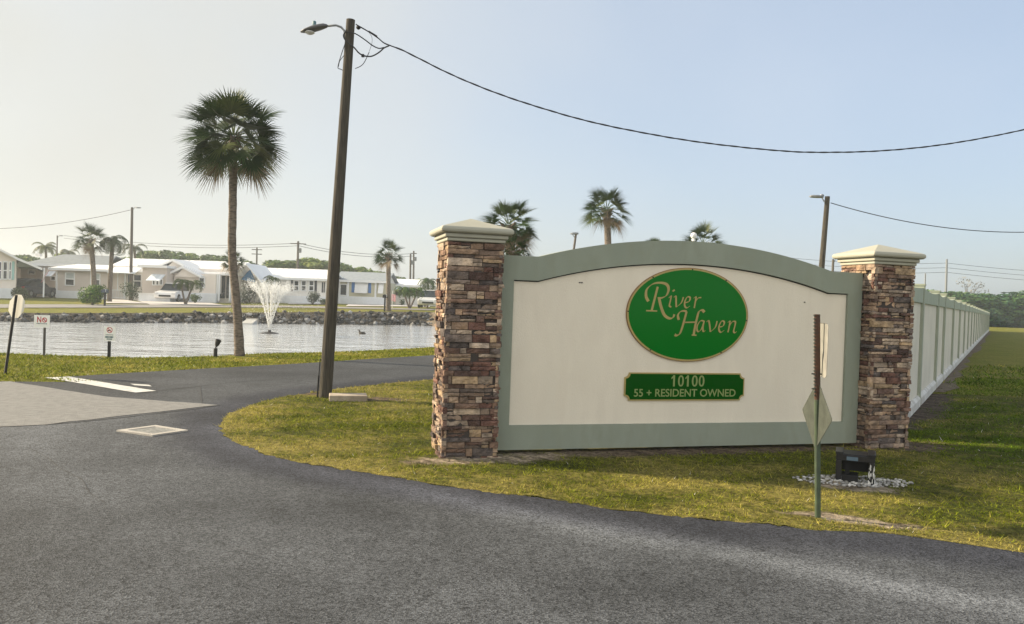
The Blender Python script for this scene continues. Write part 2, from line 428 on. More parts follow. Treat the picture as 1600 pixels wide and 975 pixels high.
def cr_smooth(pts, step):
    out = []; n = len(pts); P_ = [Vector(p) for p in pts]
    for i in range(n - 1):
        p0, p1, p2, p3 = P_[max(i - 1, 0)], P_[i], P_[i + 1], P_[min(i + 2, n - 1)]
        k = max(2, int((p2 - p1).length / step))
        for j in range(k):
            t = j / k
            out.append(tuple(.5 * ((2 * p1) + (p2 - p0) * t + (2 * p0 - 5 * p1 + 4 * p2 - p3) * t * t + (3 * p1 - p0 - 3 * p2 + p3) * t ** 3)))
    out.append(tuple(P_[-1])); return out
isl_s = cr_smooth(isl_line, .12); bank_s = cr_smooth(bank_line, .3)
isl_s = cr_smooth(isl_line, .05); isl_s = [(x + .025 * float(wob(x, y, .12, 8)) + .020 * float(wob(x, y, .022, 18)), y + .025 * float(wob(x, y, .12, 9)) + .020 * float(wob(x, y, .022, 19))) for x, y in isl_s]
road_poly = [(isl_s[0][0], -8)] + isl_s + bank_s[::-1] + [(-30, -8)]
step = .22
gp = np.array([(x, y) for x in np.arange(-16, 14, step) for y in np.arange(-1, 24, step)])
gp = gp[inside(road_poly, gp)]; gp = gp[(dist_line(isl_s, gp) > .06) & (dist_line(bank_s, gp) > .06)]
sa, sb = np.array(G(560, 752)[:2]), np.array(G(1600, 958)[:2])
curve = [tuple(G(*p)[:2]) for p in ((330, 668), (400, 715), (560, 752), (800, 802), (1100, 860), (1400, 920), (1600, 958), (1900, 1020))]
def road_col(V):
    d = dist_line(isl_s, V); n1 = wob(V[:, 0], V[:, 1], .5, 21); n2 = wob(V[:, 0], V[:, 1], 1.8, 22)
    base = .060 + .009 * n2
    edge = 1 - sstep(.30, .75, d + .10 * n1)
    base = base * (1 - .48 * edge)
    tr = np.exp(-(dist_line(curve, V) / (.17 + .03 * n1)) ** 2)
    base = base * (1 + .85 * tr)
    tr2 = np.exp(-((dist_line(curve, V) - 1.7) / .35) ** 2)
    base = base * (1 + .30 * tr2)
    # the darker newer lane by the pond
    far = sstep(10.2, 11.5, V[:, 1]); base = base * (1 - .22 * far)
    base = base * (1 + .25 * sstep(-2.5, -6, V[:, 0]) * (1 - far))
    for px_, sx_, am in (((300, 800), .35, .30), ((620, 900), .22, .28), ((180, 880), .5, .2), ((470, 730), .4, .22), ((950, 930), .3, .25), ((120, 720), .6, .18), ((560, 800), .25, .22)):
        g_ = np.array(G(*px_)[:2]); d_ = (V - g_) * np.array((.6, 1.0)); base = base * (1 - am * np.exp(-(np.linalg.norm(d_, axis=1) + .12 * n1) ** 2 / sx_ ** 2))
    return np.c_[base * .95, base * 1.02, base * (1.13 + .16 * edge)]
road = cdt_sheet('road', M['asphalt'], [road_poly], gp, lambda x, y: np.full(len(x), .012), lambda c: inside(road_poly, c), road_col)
tag(road, kind='structure')

def sheet(name, px, m, z, rough_edge=0.0, step=.25, pts=None):
    lp = [tuple(G(*p)[:2]) for p in px] if pts is None else pts
    lp = densify(lp, step)
    lp = [(x + rough_edge * float(wob(x, y, .15, 31)), y + rough_edge * float(wob(x, y, .15, 32))) for x, y in lp]
    b = MB(); b.add([(x, y, z) for x, y in lp], tessellate_polygon([[Vector((x, y, 0)) for x, y in lp]]))
    return tag(b.build(name, m), kind='structure')
sheet('old_pavement', [(-160, 599), (0, 598), (14, 597.5), (166, 621.5), (341, 634.5), (70, 665.5), (-160, 677)], M['oldpave'], .017, .02)
sheet('stop_line', [(71, 591.5), (109, 590), (245, 612.5), (211, 615)], M['paint'], .018, .015)
sheet('paint_remnant', [(203, 601), (232, 603), (236, 605.5), (222, 604.5), (210, 603.5)], M['paint'], .018, .012)
def crack(px, w):
    pts = cr_smooth([tuple(G(*p)[:2]) for p in px], .15); b = MB()
    for i in range(len(pts) - 1):
        a_, b_ = Vector(pts[i]), Vector(pts[i + 1]); n = (b_ - a_).normalized(); n = Vector((-n.y, n.x)) * w * random.uniform(.4, 1)
        b.add([(*(a_ + n), .016), (*(a_ - n), .016), (*(b_ - n), .016), (*(b_ + n), .016)], [(0, 1, 2, 3)])
    tag(b.build('road_crack', M['crack']), kind='structure')
crack([(215, 616), (290, 607), (350, 600), (420, 594), (500, 590)], .018)
crack([(316, 634), (314, 618), (313, 604)], .012)
crack([(40, 700), (72, 716), (96, 735), (128, 752), (140, 772), (166, 790)], .004)
crack([(1010, 880), (1060, 889), (1085, 905), (1135, 912), (1170, 935)], .0025)
crack([(0, 669), (90, 664), (180, 655), (300, 641), (345, 634)], .02)

# drain cover in the asphalt
dc = [G(182, 676), G(243, 668), G(294, 676), G(238, 684)]
dcx = sum((p.x for p in dc)) / 4; dcy = sum((p.y for p in dc)) / 4
dthing = thing('drain_cover', 'pale square concrete drain frame with metal lid set in the asphalt', 'drain cover', (dcx, dcy, .012))
b = MB(); inn = [(Vector((dcx, dcy, 0)).lerp(p, .72)) for p in dc]
vs = [(p.x, p.y, .03) for p in dc] + [(p.x, p.y, .03) for p in inn] + [(p.x, p.y, .0) for p in dc] + [(p.x, p.y, .005) for p in inn]
b.add(vs, [(i, (i + 1) % 4, 4 + (i + 1) % 4, 4 + i) for i in range(4)] + [(i, (i + 1) % 4, 8 + (i + 1) % 4, 8 + i) for i in range(4)] + [(4 + i, 4 + (i + 1) % 4, 12 + (i + 1) % 4, 12 + i) for i in range(4)])
b.build('frame', M['concrete'], dthing, (dcx, dcy, .012))
b = MB()
for k in range(9):
    f0, f1 = k / 9 + .012, (k + 1) / 9 - .03
    q = [inn[0].lerp(inn[3], f0), inn[0].lerp(inn[3], f1), inn[1].lerp(inn[2], f1), inn[1].lerp(inn[2], f0)]
    b.add([(p.x, p.y, .024) for p in q] + [(p.x, p.y, .004) for p in q], [(0, 1, 2, 3), (0, 1, 5, 4), (1, 2, 6, 5), (2, 3, 7, 6), (3, 0, 4, 7)])
b.build('grate', mat('worn drain metal', (.34, .34, .32), (.2, .2, .19), scale=25, rough=.8), dthing, (dcx, dcy, .012))

# far street, driveways
def strip(name, line, offs0, offs1, m, dz=.04):
    ln = densify(line, 1.0, False); c = np.array(ln)
    n = np.gradient(c, axis=0); n = np.c_[-n[:, 1], n[:, 0]]; n /= np.linalg.norm(n, axis=1)[:, None]
    n[n[:, 1] < 0] *= -1; ks = np.linspace(offs0, offs1, 9)
    V = np.concatenate([np.c_[c + n * k, T((c + n * k)[:, 0], (c + n * k)[:, 1]) + dz] for k in ks]); L_ = len(c)
    FA = np.array([(r * L_ + i, r * L_ + i + 1, (r + 1) * L_ + i + 1, (r + 1) * L_ + i) for r in range(8) for i in range(L_ - 1)])
    return tag(np_mesh(name, V, FA, m), kind='structure')
str_px = [(-120, 482.5), (0, 482), (150, 481.5), (300, 481), (450, 481), (600, 481.5), (700, 482)]
str_line = [tuple(GT(*p)[:2]) for p in str_px]
str_line = [(x, min(y, 60)) for x, y in str_line]
print('street', [(round(a, 1), round(b, 1)) for a, b in str_line])
strip('far_road', str_line, 0, 6.5, M['farroad'])
def drive(px_quad, name='driveway'):
    q = [GT(*p) for p in px_quad]; b = MB(); vs = []; n = 8
    for i in range(n + 1):
        for j in range(n + 1):
            a_ = q[0].lerp(q[1], i / n); c_ = q[3].lerp(q[2], i / n); p = a_.lerp(c_, j / n); vs.append((p.x, p.y, float(T(p.x, p.y)) + .06))
    b.add(vs, [(i * (n + 1) + j, i * (n + 1) + j + 1, (i + 1) * (n + 1) + j + 1, (i + 1) * (n + 1) + j) for i in range(n) for j in range(n)])
    tag(b.build(name, M['drive'], fixn=False), kind='structure')
drive([(165, 474.5), (235, 475.5), (190, 468.5), (168, 468)])
drive([(235, 477), (350, 477.5), (300, 470), (205, 468)])
drive([(52, 464.5), (122, 465.8), (122, 464.4), (52, 463.2)], 'path')
drive([(448, 476), (518, 476), (510, 473.5), (455, 473.5)])
drive([(540, 479), (672, 480), (672, 476.5), (545, 475.8)])

# bare patches
def blotch(name, c, rx, ry, m, z, rot=0, seed=1):
    pts = []
    for k in range(140):
        a_ = 2 * PI * k / 140; rr_ = 1 + .22 * float(wob(np.cos(a_), np.sin(a_), .5, seed)) + .16 * float(wob(np.cos(a_), np.sin(a_), .07, seed + 3))
        x, y = rx * rr_ * math.cos(a_), ry * rr_ * math.sin(a_)
        pts.append((c[0] + x * math.cos(rot) - y * math.sin(rot), c[1] + x * math.sin(rot) + y * math.cos(rot)))
    return sheet(name, None, m, z, .015, .1, pts)
BARE = []
def bare(c, rx, ry, m, z, rot=0, seed=1):
    BARE.append((c, rx, ry, rot, m))
WALL_TH = R(15.65); ww = Vector((math.cos(WALL_TH), math.sin(WALL_TH), 0)); wn = Vector((ww.y, -ww.x, 0)); PL = Vector((-.454, 7.929, 0))
def wpt(s, out): p = PL + ww * s + wn * out; return (p.x, p.y)
bare(wpt(.25, .36), .75, .20, M['sand'], .020, WALL_TH, 2)
bare(wpt(2.3, .20), 2.7, .20, M['soil'], .016, WALL_TH, 3)
bare(wpt(-.3, .42), .45, .13, M['soil'], .018, WALL_TH, 4)
bare(wpt(5.4, .15), .62, .38, M['soil'], .016, WALL_TH, 5)
bare(G(1290, 809)[:2], .34, .09, M['sand'], .020, -.2, 6)
bare(G(1370, 820)[:2], .40, .07, M['sand'], .017, -.2, 7)
bare(G(1338, 762)[:2], .44, .20, M['sand'], .020, -.1, 8)
bare(G(583, 625)[:2], .62, .22, M['soil'], .018, .1, 9)
bare(G(500, 617)[:2], .45, .16, M['soil'], .016, .1, 10)
bare(G(374, 557)[:2], .75, .35, M['soil'], .016, 0, 11)

# ------------------------------------------------------------------ sign wall
wall = thing('sign_wall', 'long cream entrance wall with arched sage frame and green oval sign', 'entrance wall', PL, WALL_TH)
S0, S1, ZB = .287, 4.748, .05
def arch(s0, s1, zs, za, sa0, sa1, n=40):
    pts = [(s0, zs)]
    for k in range(n + 1):
        s = sa0 + (sa1 - sa0) * k / n; t = (s - (sa0 + sa1) / 2) / ((sa1 - sa0) / 2)
        # shallow circular arc
        h = za - zs; Rr = (1 + (h / ((sa1 - sa0) / 2)) ** 2) / (2 * h) * ((sa1 - sa0) / 2) ** 2
        pts.append((s, zs + h - (Rr - math.sqrt(Rr * Rr - ((s - (sa0 + sa1) / 2)) ** 2))))
    return pts + [(s1, zs)]
oo = arch(S0, S1, 2.07, 2.325, .72, 4.315); ii = arch(.455, 4.553, 1.818, 2.072, .722, 4.285)
# body slab
b = MB(); b.prism([(S0, ZB)] + oo + [(S1, ZB)], -.06, .10, tri=True); b.build('wall_body', M['green'], wall)
# frame ring
b = MB(); no = len(oo); O_ = [(S0, ZB)] + oo + [(S1, ZB)]; I_ = [(.452, .305)] + ii + [(4.553, .305)]; n = len(O_)
vs = [(x, -.10, z) for x, z in O_] + [(x, -.10, z) for x, z in I_] + [(x, -.0605, z) for x, z in O_] + [(x, -.0605, z) for x, z in I_]
fs = []
for i in range(n):
    j = (i + 1) % n
    fs += [(i, j, n + j, n + i), (i, 2 * n + i, 2 * n + j, j), (n + i, n + j, 3 * n + j, 3 * n + i)]
b.add(vs, fs); b.build('frame', M['green'], wall)
b = MB(); b.prism([(x + (.002 if x < 2 else -.002 if x > 4 else 0), z - .002) for x, z in I_], -.068, -.062, tri=True); b.build('panel', M['cream'], wall)
# dark strip painted as the frame's shadow line under its arch
b = MB()
for i in range(1, n - 2):
    (x0, z0), (x1, z1) = I_[i], I_[i + 1]
    b.add([(x0, -.0695, z0 - .001), (x1, -.0695, z1 - .001), (x1, -.0695, z1 - .013), (x0, -.0695, z0 - .013)], [(0, 1, 2, 3)])
b.build('shadow_line', M['crack'], wall)
# oval sign
oc = (2.482, 1.512); ra, rb = .742, .515
def ellipse(a_, b_, n=72): return [(oc[0] + a_ * math.cos(2 * PI * k / n), oc[1] + b_ * math.sin(2 * PI * k / n)) for k in range(n)]
osign_b = MB(); osign_b.prism(ellipse(ra, rb), -.088, -.0682); osg = osign_b.build('oval_sign', M['gold'], wall)
b = MB(); b.prism(ellipse(ra - .019, rb - .019), -.0910, -.0885); b.build('sign_face', M['signgreen'], osg)
b = MB(); b.prism(ellipse(ra, rb), -.0879, -.0878)
rim = MB(); e0 = ellipse(ra + .006, rb + .006); e1 = ellipse(ra - .001, rb - .001); n = len(e0)
rim.add([(x, -.0868, z) for x, z in e0] + [(x, -.0868, z) for x, z in e1] + [(x, -.0682, z) for x, z in e0], [(i, (i + 1) % n, n + (i + 1) % n, n + i) for i in range(n)] + [(i, (i + 1) % n, 2 * n + (i + 1) % n, 2 * n + i) for i in range(n)])
rim.build('rim', mat('brown sign edge', (.20, .10, .03), rough=.6), osg)
scr = MB()
for a_ in (88, 128, 52, 178, 355, 232, 305):
    x, z = oc[0] + (ra - .012) * math.cos(R(a_)), oc[1] + (rb - .012) * math.sin(R(a_))
    scr.box((x - .008, -.0915, z - .007), (x + .008, -.0875, z + .007))
scr.build('screws', M['blackmat'], osg)
# hand lettering as broad-nib strokes
def nib_strokes(strokes, y0):
    b = MB(); lay = 0
    for pts, wmax in strokes:
        q = cr_smooth(pts, .006) if len(pts) > 2 else [tuple(Vector(pts[0]).lerp(Vector(pts[1]), k / 6)) for k in range(7)]
        nb_ = R(35); L_ = []; Rg = []
        for i in range(len(q)):
            t = (Vector(q[min(i + 1, len(q) - 1)]) - Vector(q[max(i - 1, 0)])).normalized(); an = math.atan2(t.y, t.x)
            w = wmax * (.22 + .78 * abs(math.sin(an - nb_))); nn = Vector((-t.y, t.x)) * w * .5; p = Vector(q[i])
            L_.append(p + nn); Rg.append(p - nn)
        y = y0 - lay * .0003; lay += 1; k = len(q)
        b.add([(p.x, y, p.y) for p in L_] + [(p.x, y, p.y) for p in Rg], [(i, i + 1, k + i + 1, k + i) for i in range(k - 1)])
    return b
BW, SW = .034, .022
st = [([(1.985,1.645),(1.955,1.70),(1.962,1.775),(2.03,1.835),(2.118,1.853),(2.195,1.838),(2.222,1.785),(2.20,1.72),(2.15,1.69),(2.095,1.683)], BW),
 ([(2.090,1.808),(2.028,1.545)], BW), ([(1.962,1.543),(2.094,1.542)], .022),
 ([(2.11,1.69),(2.135,1.60),(2.18,1.505),(2.24,1.467),(2.285,1.475),(2.303,1.512)], BW),
 ([(2.228,1.690),(2.255,1.712),(2.248,1.66),(2.238,1.605),(2.262,1.592)], SW), ([(2.278,1.780),(2.288,1.766)], .03),
 ([(2.288,1.698),(2.312,1.712),(2.318,1.65),(2.322,1.592)], SW), ([(2.322,1.592),(2.38,1.64),(2.405,1.705)], SW),
 ([(2.43,1.645),(2.475,1.66),(2.487,1.70),(2.455,1.710),(2.425,1.66),(2.425,1.61),(2.45,1.588),(2.49,1.61)], SW),
 ([(2.530,1.696),(2.558,1.712),(2.553,1.66),(2.542,1.588)], SW), ([(2.553,1.66),(2.585,1.70),(2.624,1.708)], SW),
 ([(2.358,1.452),(2.345,1.50),(2.37,1.54),(2.41,1.553),(2.450,1.548)], .03), ([(2.450,1.548),(2.425,1.45),(2.400,1.36),(2.375,1.30),(2.34,1.28),(2.314,1.288)], BW),
 ([(2.435,1.427),(2.572,1.433)], .024), ([(2.668,1.545),(2.645,1.567),(2.61,1.558),(2.590,1.52),(2.56,1.38),(2.547,1.292)], BW), ([(2.522,1.288),(2.582,1.287)], .022),
 ([(2.665,1.448),(2.625,1.448),(2.590,1.40),(2.585,1.35),(2.605,1.328),(2.64,1.36),(2.668,1.44)], SW), ([(2.670,1.452),(2.658,1.38),(2.664,1.332),(2.69,1.342)], SW),
 ([(2.700,1.438),(2.726,1.452),(2.742,1.39),(2.752,1.328)], SW), ([(2.752,1.328),(2.81,1.38),(2.832,1.452)], SW),
 ([(2.868,1.385),(2.91,1.40),(2.922,1.442),(2.89,1.453),(2.86,1.40),(2.86,1.35),(2.885,1.327),(2.925,1.35)], SW),
 ([(2.965,1.438),(2.992,1.453),(2.985,1.39),(2.972,1.328)], SW), ([(2.98,1.39),(3.02,1.445),(3.058,1.452),(3.062,1.42),(3.045,1.345),(3.06,1.326),(3.085,1.34)], SW)]
nib_strokes(st, -.0925).build('lettering', M['gold'], osg, fixn=False)
# address plaque with scooped corners
pc = (2.480, .712); pw, ph, cr = .737, .154, .052
def plaque(w, h, c):
    pts = []
    for sx, sz, a0 in ((1, 1, 270), (-1, 1, 0), (-1, -1, 90), (1, -1, 180)):
        cx_, cz_ = pc[0] + sx * w, pc[1] + sz * h
        for k in range(9):
            a_ = R(a0 - 90 * k / 8); pts.append((cx_ + c * math.cos(a_), cz_ + c * math.sin(a_)))
    return pts
b = MB(); b.prism(plaque(pw, ph, cr), -.085, -.0682, tri=True); plq = b.build('address_plaque', M['gold'], wall)
b = MB(); b.prism(plaque(pw - .014, ph - .014, cr), -.0875, -.0853, tri=True); b.build('plaque_face', mat('dark green plaque face', (.0003, .062, .002), rough=.2, spec=.10), plq)
def text_mesh(txt, size, parent, name, m, cx_, y, cz_, width=None, bold=0.0, rot=None):
    cu = bpy.data.curves.new('t', 'FONT'); cu.body = txt; cu.size = size; cu.offset = bold; cu.align_x = 'CENTER'; cu.align_y = 'CENTER'
    ob = bpy.data.objects.new('t', cu); COL.objects.link(ob)
    dg = bpy.context.evaluated_depsgraph_get(); me = bpy.data.meshes.new_from_object(ob.evaluated_get(dg))
    bpy.data.objects.remove(ob); xs = [v.co.x for v in me.vertices]; k = (width / (max(xs) - min(xs))) if width else 1; mid = (max(xs) + min(xs)) / 2
    for v in me.vertices: v.co = Vector((cx_ + (v.co.x - mid) * k, y, cz_ + v.co.y))
    me.materials.clear(); me.materials.append(m); me.name = name
    o = bpy.data.objects.new(name, me); COL.objects.link(o); o.parent = parent; return o
b = MB(); dh, dw, st_w = .124, .062, .020; xx = 2.500 - .205; zc = .715
for ch in '10100':
    if ch == '1':
        b.box((xx + .026, -.0890, zc), (xx + .047, -.0877, zc + dh)); b.add([(xx + .026, -.0889, zc + dh - .004), (xx + .026, -.0889, zc + dh - .028), (xx + .004, -.0889, zc + dh - .044), (xx + .004, -.0889, zc + dh - .026)], [(0, 1, 2, 3)])
    else:
        n = 32; o_ = len(b.v); el = lambda rx, rz: [(xx + .036 + rx * math.copysign(abs(math.cos(2 * PI * k / n)) ** .8, math.cos(2 * PI * k / n)), -.0889, zc + dh / 2 + rz * math.sin(2 * PI * k / n)) for k in range(n)]
        b.add(el(.036, dh / 2) + el(.016, dh / 2 - .017), [(k, (k + 1) % n, n + (k + 1) % n, n + k) for k in range(n)])
    xx += .085
tag(b.build('number_lettering', M['palegold'], plq))
text_mesh('55 + RESIDENT OWNED', .118, plq, 'line_lettering', M['palegold'], 2.480, -.0890, .640, 1.250, .0016)
# scuffs where old fittings were
b = MB()
for s, z in ((1.19, 1.82), (1.215, 1.82), (3.98, 1.70)): b.lathe((s, -.0685, z), [(.010, -.005), (.010, .005)], 8)
b.build('bolt_holes', M['crack'], wall)

# stone pillars
STONES = [(.30, .24, .19), (.36, .30, .24), (.20, .15, .125), (.15, .11, .10), (.25, .205, .175), (.38, .345, .30), (.11, .082, .078), (.17, .155, .15), (.36, .30, .215), (.155, .098, .088), (.27, .235, .205), (.44, .40, .35), (.12, .115, .12)]
def pillar(label, s):
    o = PL + ww * s
    root = thing('stone_pillar', label, 'pillar', o, WALL_TH, 'stone pillars at the ends of the sign wall')
    a_ = .262; b = MB(); b.box((-a_, -a_, -.15), (a_, a_, 2.185)); b.build('core', M['mortar'], root)
    b = MB(); r = random.Random(int(s * 10) + 3)
    for side in range(4):
        mt = Matrix.Rotation(side * PI / 2, 4, 'Z'); z = -.06
        while z < 2.16:
            h = r.choice((.035, .045, .055, .065, .08)); h = min(h, 2.172 - z)
            if h < .02: break
            x = -.285 + r.uniform(-.01, .0)
            while x < .27:
                w = r.choice((.07, .10, .14, .19, .24, .28)) * r.uniform(.85, 1.15)
                if x + w > .24: w = .287 + r.uniform(-.008, .012) - x
                # now and then a course splits in two thin stones
                for (za, zb) in (((0, .5), (.5, 1)) if (h > .06 and r.random() < .45) else ((0, 1),)):
                    d = .276 + r.uniform(-.014, .028); c0 = r.choice(STONES); g = r.uniform(.75, 1.2); c = tuple(v * g * k for v, k in zip(c0, (.94, .825, .755)))
                    gz = .0034; x0, x1, z0, z1 = x + .0034, x + w - .0034, z + h * za + gz, z + h * zb - gz
                    j = lambda q: r.uniform(-q, q)
                    vs = [(x0, -.24, z0), (x1, -.24, z0), (x1, -.24, z1), (x0, -.24, z1)]
                    nx = max(1, int((x1 - x0) / .035)); fr = []
                    for zz in (0, .5, 1):
                        for k in range(nx + 1):
                            e_ = .004 if (zz != .5 or k in (0, nx)) else 0
                            fr.append((x0 + (x1 - x0) * k / nx + (j(.003) if 0 < k < nx else 0), -d + e_ + j(.006), z0 + (z1 - z0) * zz + j(.0015)))
                    st_ = len(vs); vs += fr; fs = []
                    for rr_ in range(2):
                        for k in range(nx): q = st_ + rr_ * (nx + 1) + k; fs.append((q, q + 1, q + nx + 2, q + nx + 1))
                    bl, br_, tl, tr_ = st_, st_ + nx, st_ + 2 * (nx + 1), st_ + 2 * (nx + 1) + nx
                    fs += [(0, 1) + tuple(range(br_, bl - 1, -1)), (3, 2) + tuple(range(tr_, tl - 1, -1)), (0, bl, bl + nx + 1, tl, 3), (1, br_, br_ + nx + 1, tr_, 2)]
                    b.add([tuple(mt @ Vector(v)) for v in vs], fs, c)
                x += w
            z += h
    b.build('stone_facing', M['stone'], root)
    b = MB()
    def ring(rs):
        vs = []; fs = []
        for h_, z_ in rs: vs += [(-h_, -h_, z_), (h_, -h_, z_), (h_, h_, z_), (-h_, h_, z_)]
        for i in range(len(rs) - 1):
            for k in range(4): fs.append((i * 4 + k, i * 4 + (k + 1) % 4, i * 4 + 4 + (k + 1) % 4, i * 4 + 4 + k))
        fs += [(3, 2, 1, 0), tuple(4 * (len(rs) - 1) + k for k in range(4))]; b.add(vs, fs)
    ring([(.300, 2.172), (.300, 2.208)]); ring([(.322, 2.2085), (.322, 2.250)])
    ring([(.335, 2.2505), (.354, 2.256), (.365, 2.267), (.369, 2.284), (.365, 2.301), (.354, 2.313), (.338, 2.319), (.002, 2.430)])
    cp = b.build('cap', M['cap'], root); bv = cp.modifiers.new('bevel', 'BEVEL'); bv.width = .012; bv.segments = 3; bv.limit_method = 'ANGLE'; bv.angle_limit = R(40)
    return root
pillar('near stone pillar left of the sign wall, its sunlit side towards the road', 0)
pillar('far stone pillar right of the sign wall where the long fence begins', 5.035)

# ------------------------------------------------------------------ long precast fence
fo = Vector((7.03, 13.3, 0)); fdir = Vector((.637, 1, 0)).normalized(); fth = math.atan2(fdir.y, fdir.x)
fence = thing('boundary_fence', 'long cream panel fence with sage posts running away from the right pillar', 'fence', fo, fth)
k_ = math.sqrt(1 + .637 ** 2)
posts = [0, 3.2 * k_, 5.2 * k_] + [(5.2 + 3.45 * i) * k_ for i in range(1, 21)]
start = -3.45 * k_
segs = list(zip([start] + posts[:-1], posts)); first = None
for x in posts:
    b = MB(); b.box((x - .09, -.088, -.1), (x + .09, .088, 2.10)); b.box((x - .10, -.098, 2.1005), (x + .10, .098, 2.13)); b.build('post', M['fgreen'], fence)
for i, (x0, x1) in enumerate(segs):
    x0 += .091 if i else 0; x1 -= .091
    b = MB(); b.box((x0, -.04, .20), (x1, .04, 1.815)); b.build('panel', M['fpanel'], fence)
    b = MB(); vs = []; n = 10
    for k in range(n + 1):
        x = x0 + (x1 - x0) * k / n; z = 2.06 - .045 * math.sin(PI * k / n)
        vs += [(x, -.075, 1.80), (x, -.075, z), (x, .075, z), (x, .075, 1.80)]
    fs = [(0, 1, 2, 3), tuple(4 * n + q for q in (3, 2, 1, 0))]
    for k in range(n):
        for q in range(4): fs.append((4 * k + q, 4 * k + (q + 1) % 4, 4 * k + 4 + (q + 1) % 4, 4 * k + 4 + q))
    b.add(vs, fs); b.build('top_rail', M['frail'], fence)
    b = MB(); b.prism([(-.10, .03), (.10, .03), (.10, .16), (.06, .21), (-.06, .21), (-.10, .16)], x0, x1)
    me = [(y, x, z) for x, y, z in b.v]; b.v = me; b.build('bottom_rail', M['frailw'], fence)
# soil strip along the fence foot
pts = []
for i in range(0, 60):
    t = -2.6 + i * 1.45; p = fo + fdir * t + Vector((fdir.y, -fdir.x, 0)) * (.05); pts.append((p.x, p.y))
for i in range(59, -1, -1):
    t = -2.6 + i * 1.45; p = fo + fdir * t + Vector((fdir.y, -fdir.x, 0)) * (.34 + .16 * float(wob(t, 0, 1.3, 77))); pts.append((p.x, p.y))
pts = [p for p in pts if p[1] > 15.0]
sheet('soil_strip', None, M['soil'], .012, .04, .5, pts)
fence_line = [tuple((fo + fdir * t)[:2]) for t in (-3, 90)]

# ------------------------------------------------------------------ utility pole with street lamp
pb, pt = G(508, 622), D(548, 31, 11.84)
pole = thing('utility_pole', 'tall leaning wooden utility pole with street lamp beside the road curve', 'utility pole', pb)
pdir = (pt - pb)
pp = lambda t: pb + pdir * t
b = MB(); b.tube([pp(-.04), pp(.25), pp(.5), pp(.75), pp(1)], [.101, .093, .084, .075, .066], 20); b.build('pole', M['wood'], pole, pb, smooth=False)
b = MB()
hx = D(489, 45, 11.84)
arm0 = D(540, 60, 11.84); b.tube([arm0, D(538, 48, 11.84), D(533, 42.5, 11.84), D(525, 39.5, 11.84), D(508, 41, 11.84)], .017, 10); b.build('lamp_arm', M['metal'], pole, pb, smooth=True)
b = MB(); secs = []
for u, v, hw, hh in ((511, 41, .03, .03), (506, 41.5, .06, .045), (500, 43, .085, .05), (488, 46, .10, .05), (477, 48.5, .08, .03), (470, 50, .03, .012)):
    p = D(u, v, 11.84); sec = []
    for k in range(12):
        a_ = 2 * PI * k / 12; sec.append((p.x, p.y + hw * math.cos(a_), p.z + (hh if math.sin(a_) > 0 else hh * .7) * math.sin(a_)))
    secs.append(sec)
vs = [q for s_ in secs for q in s_]; fs = [(i * 12 + k, i * 12 + (k + 1) % 12, i * 12 + 12 + (k + 1) % 12, i * 12 + 12 + k) for i in range(5) for k in range(12)] + [tuple(range(12)), tuple(range(71, 59, -1))]
b.add(vs, fs); lh = b.build('lamp_head', M['darkmetal'], pole, pb, smooth=True)
b = MB(); p = D(491, 38, 11.84); b.lathe(p, [(.028, -.03), (.03, .0), (.03, .04), (.02, .05)], 10); b.build('photocell', mat('photocell blue grey', (.08, .17, .2), rough=.3), lh, pb)
b = MB(); p = D(484, 51, 11.84); b.lathe(p, [(.01, -.035), (.05, -.02), (.075, .0), (.07, .015)], 12); b.build('lens', M['lens'], lh, pb)
# ground wire guard on the left side of the base, conduit on the right
b = MB(); off = Vector((-.115, -.03, 0)); b.tube([pp(.0) + off * 1.0, pp(.06) + off * 1.0], .013, 6); b.tube([pp(.05) + off, pp(.105) + off * .95], .008, 6); b.build('ground_wire', M['blackmat'], pole, pb)
# wires at the pole head
b = MB()
def W3(px, Y=11.8): return [D(u, v, Y) for u, v in px]
def smooth3(pts, n=5):
    out = []
    for i in range(len(pts) - 1):
        p0, p1, p2, p3 = pts[max(i - 1, 0)], pts[i], pts[i + 1], pts[min(i + 2, len(pts) - 1)]
        for j in range(n):
            t = j / n; out.append(.5 * ((2 * p1) + (p2 - p0) * t + (2 * p0 - 5 * p1 + 4 * p2 - p3) * t * t + (3 * p1 - p0 - 3 * p2 + p3) * t ** 3))
    return out + [pts[-1]]
b.tube(smooth3(W3([(540, 50), (537, 54), (538, 60), (545, 68), (553, 74), (560, 82), (567, 87)], 11.72)), .011, 6)
b.tube(smooth3(W3([(540, 66), (535, 80), (530, 96), (528, 106), (532, 108), (536, 110)], 11.72)), .006, 5)
b.tube(smooth3(W3([(538, 86), (531, 95), (529, 104)], 11.72)), .005, 5)
b.tube(smooth3(W3([(555, 107), (564, 103), (570, 96), (577, 81)], 11.72)), .006, 5)
b.tube(smooth3(W3([(540, 50), (550, 51), (558, 54), (570, 62), (582, 71), (592, 75.5), (600, 74)], 11.72)), .009, 6)
b.tube(smooth3(W3([(567, 87), (580, 88), (592, 82), (600, 75), (608, 71.5)], 11.72)), .011, 6)
b.tube(smooth3(W3([(576, 50), (581, 58), (581, 68), (577, 80)], 11.72)), .003, 4)
b.build('wire_tails', M['rubber'], pole, pb)
b = MB(); p = D(567, 87, 11.72); b.box(p - Vector((.02, .02, .02)), p + Vector((.02, .02, .02))); p = D(576, 49, 11.72); b.build('cable_tie', M['blackmat'], pole, pb); b = MB(); b.tube([p, D(589, 57, 11.72)], .014, 6)
b.build('wire_splice', M['blackmat'], pole, pb); b = MB(); p = D(560, 43, 11.75); b.lathe(p, [(.012, -.03), (.035, -.01), (.035, .01), (.012, .03)], 10); b.build('cable_clamp', M['blackmat'], pole, pb)

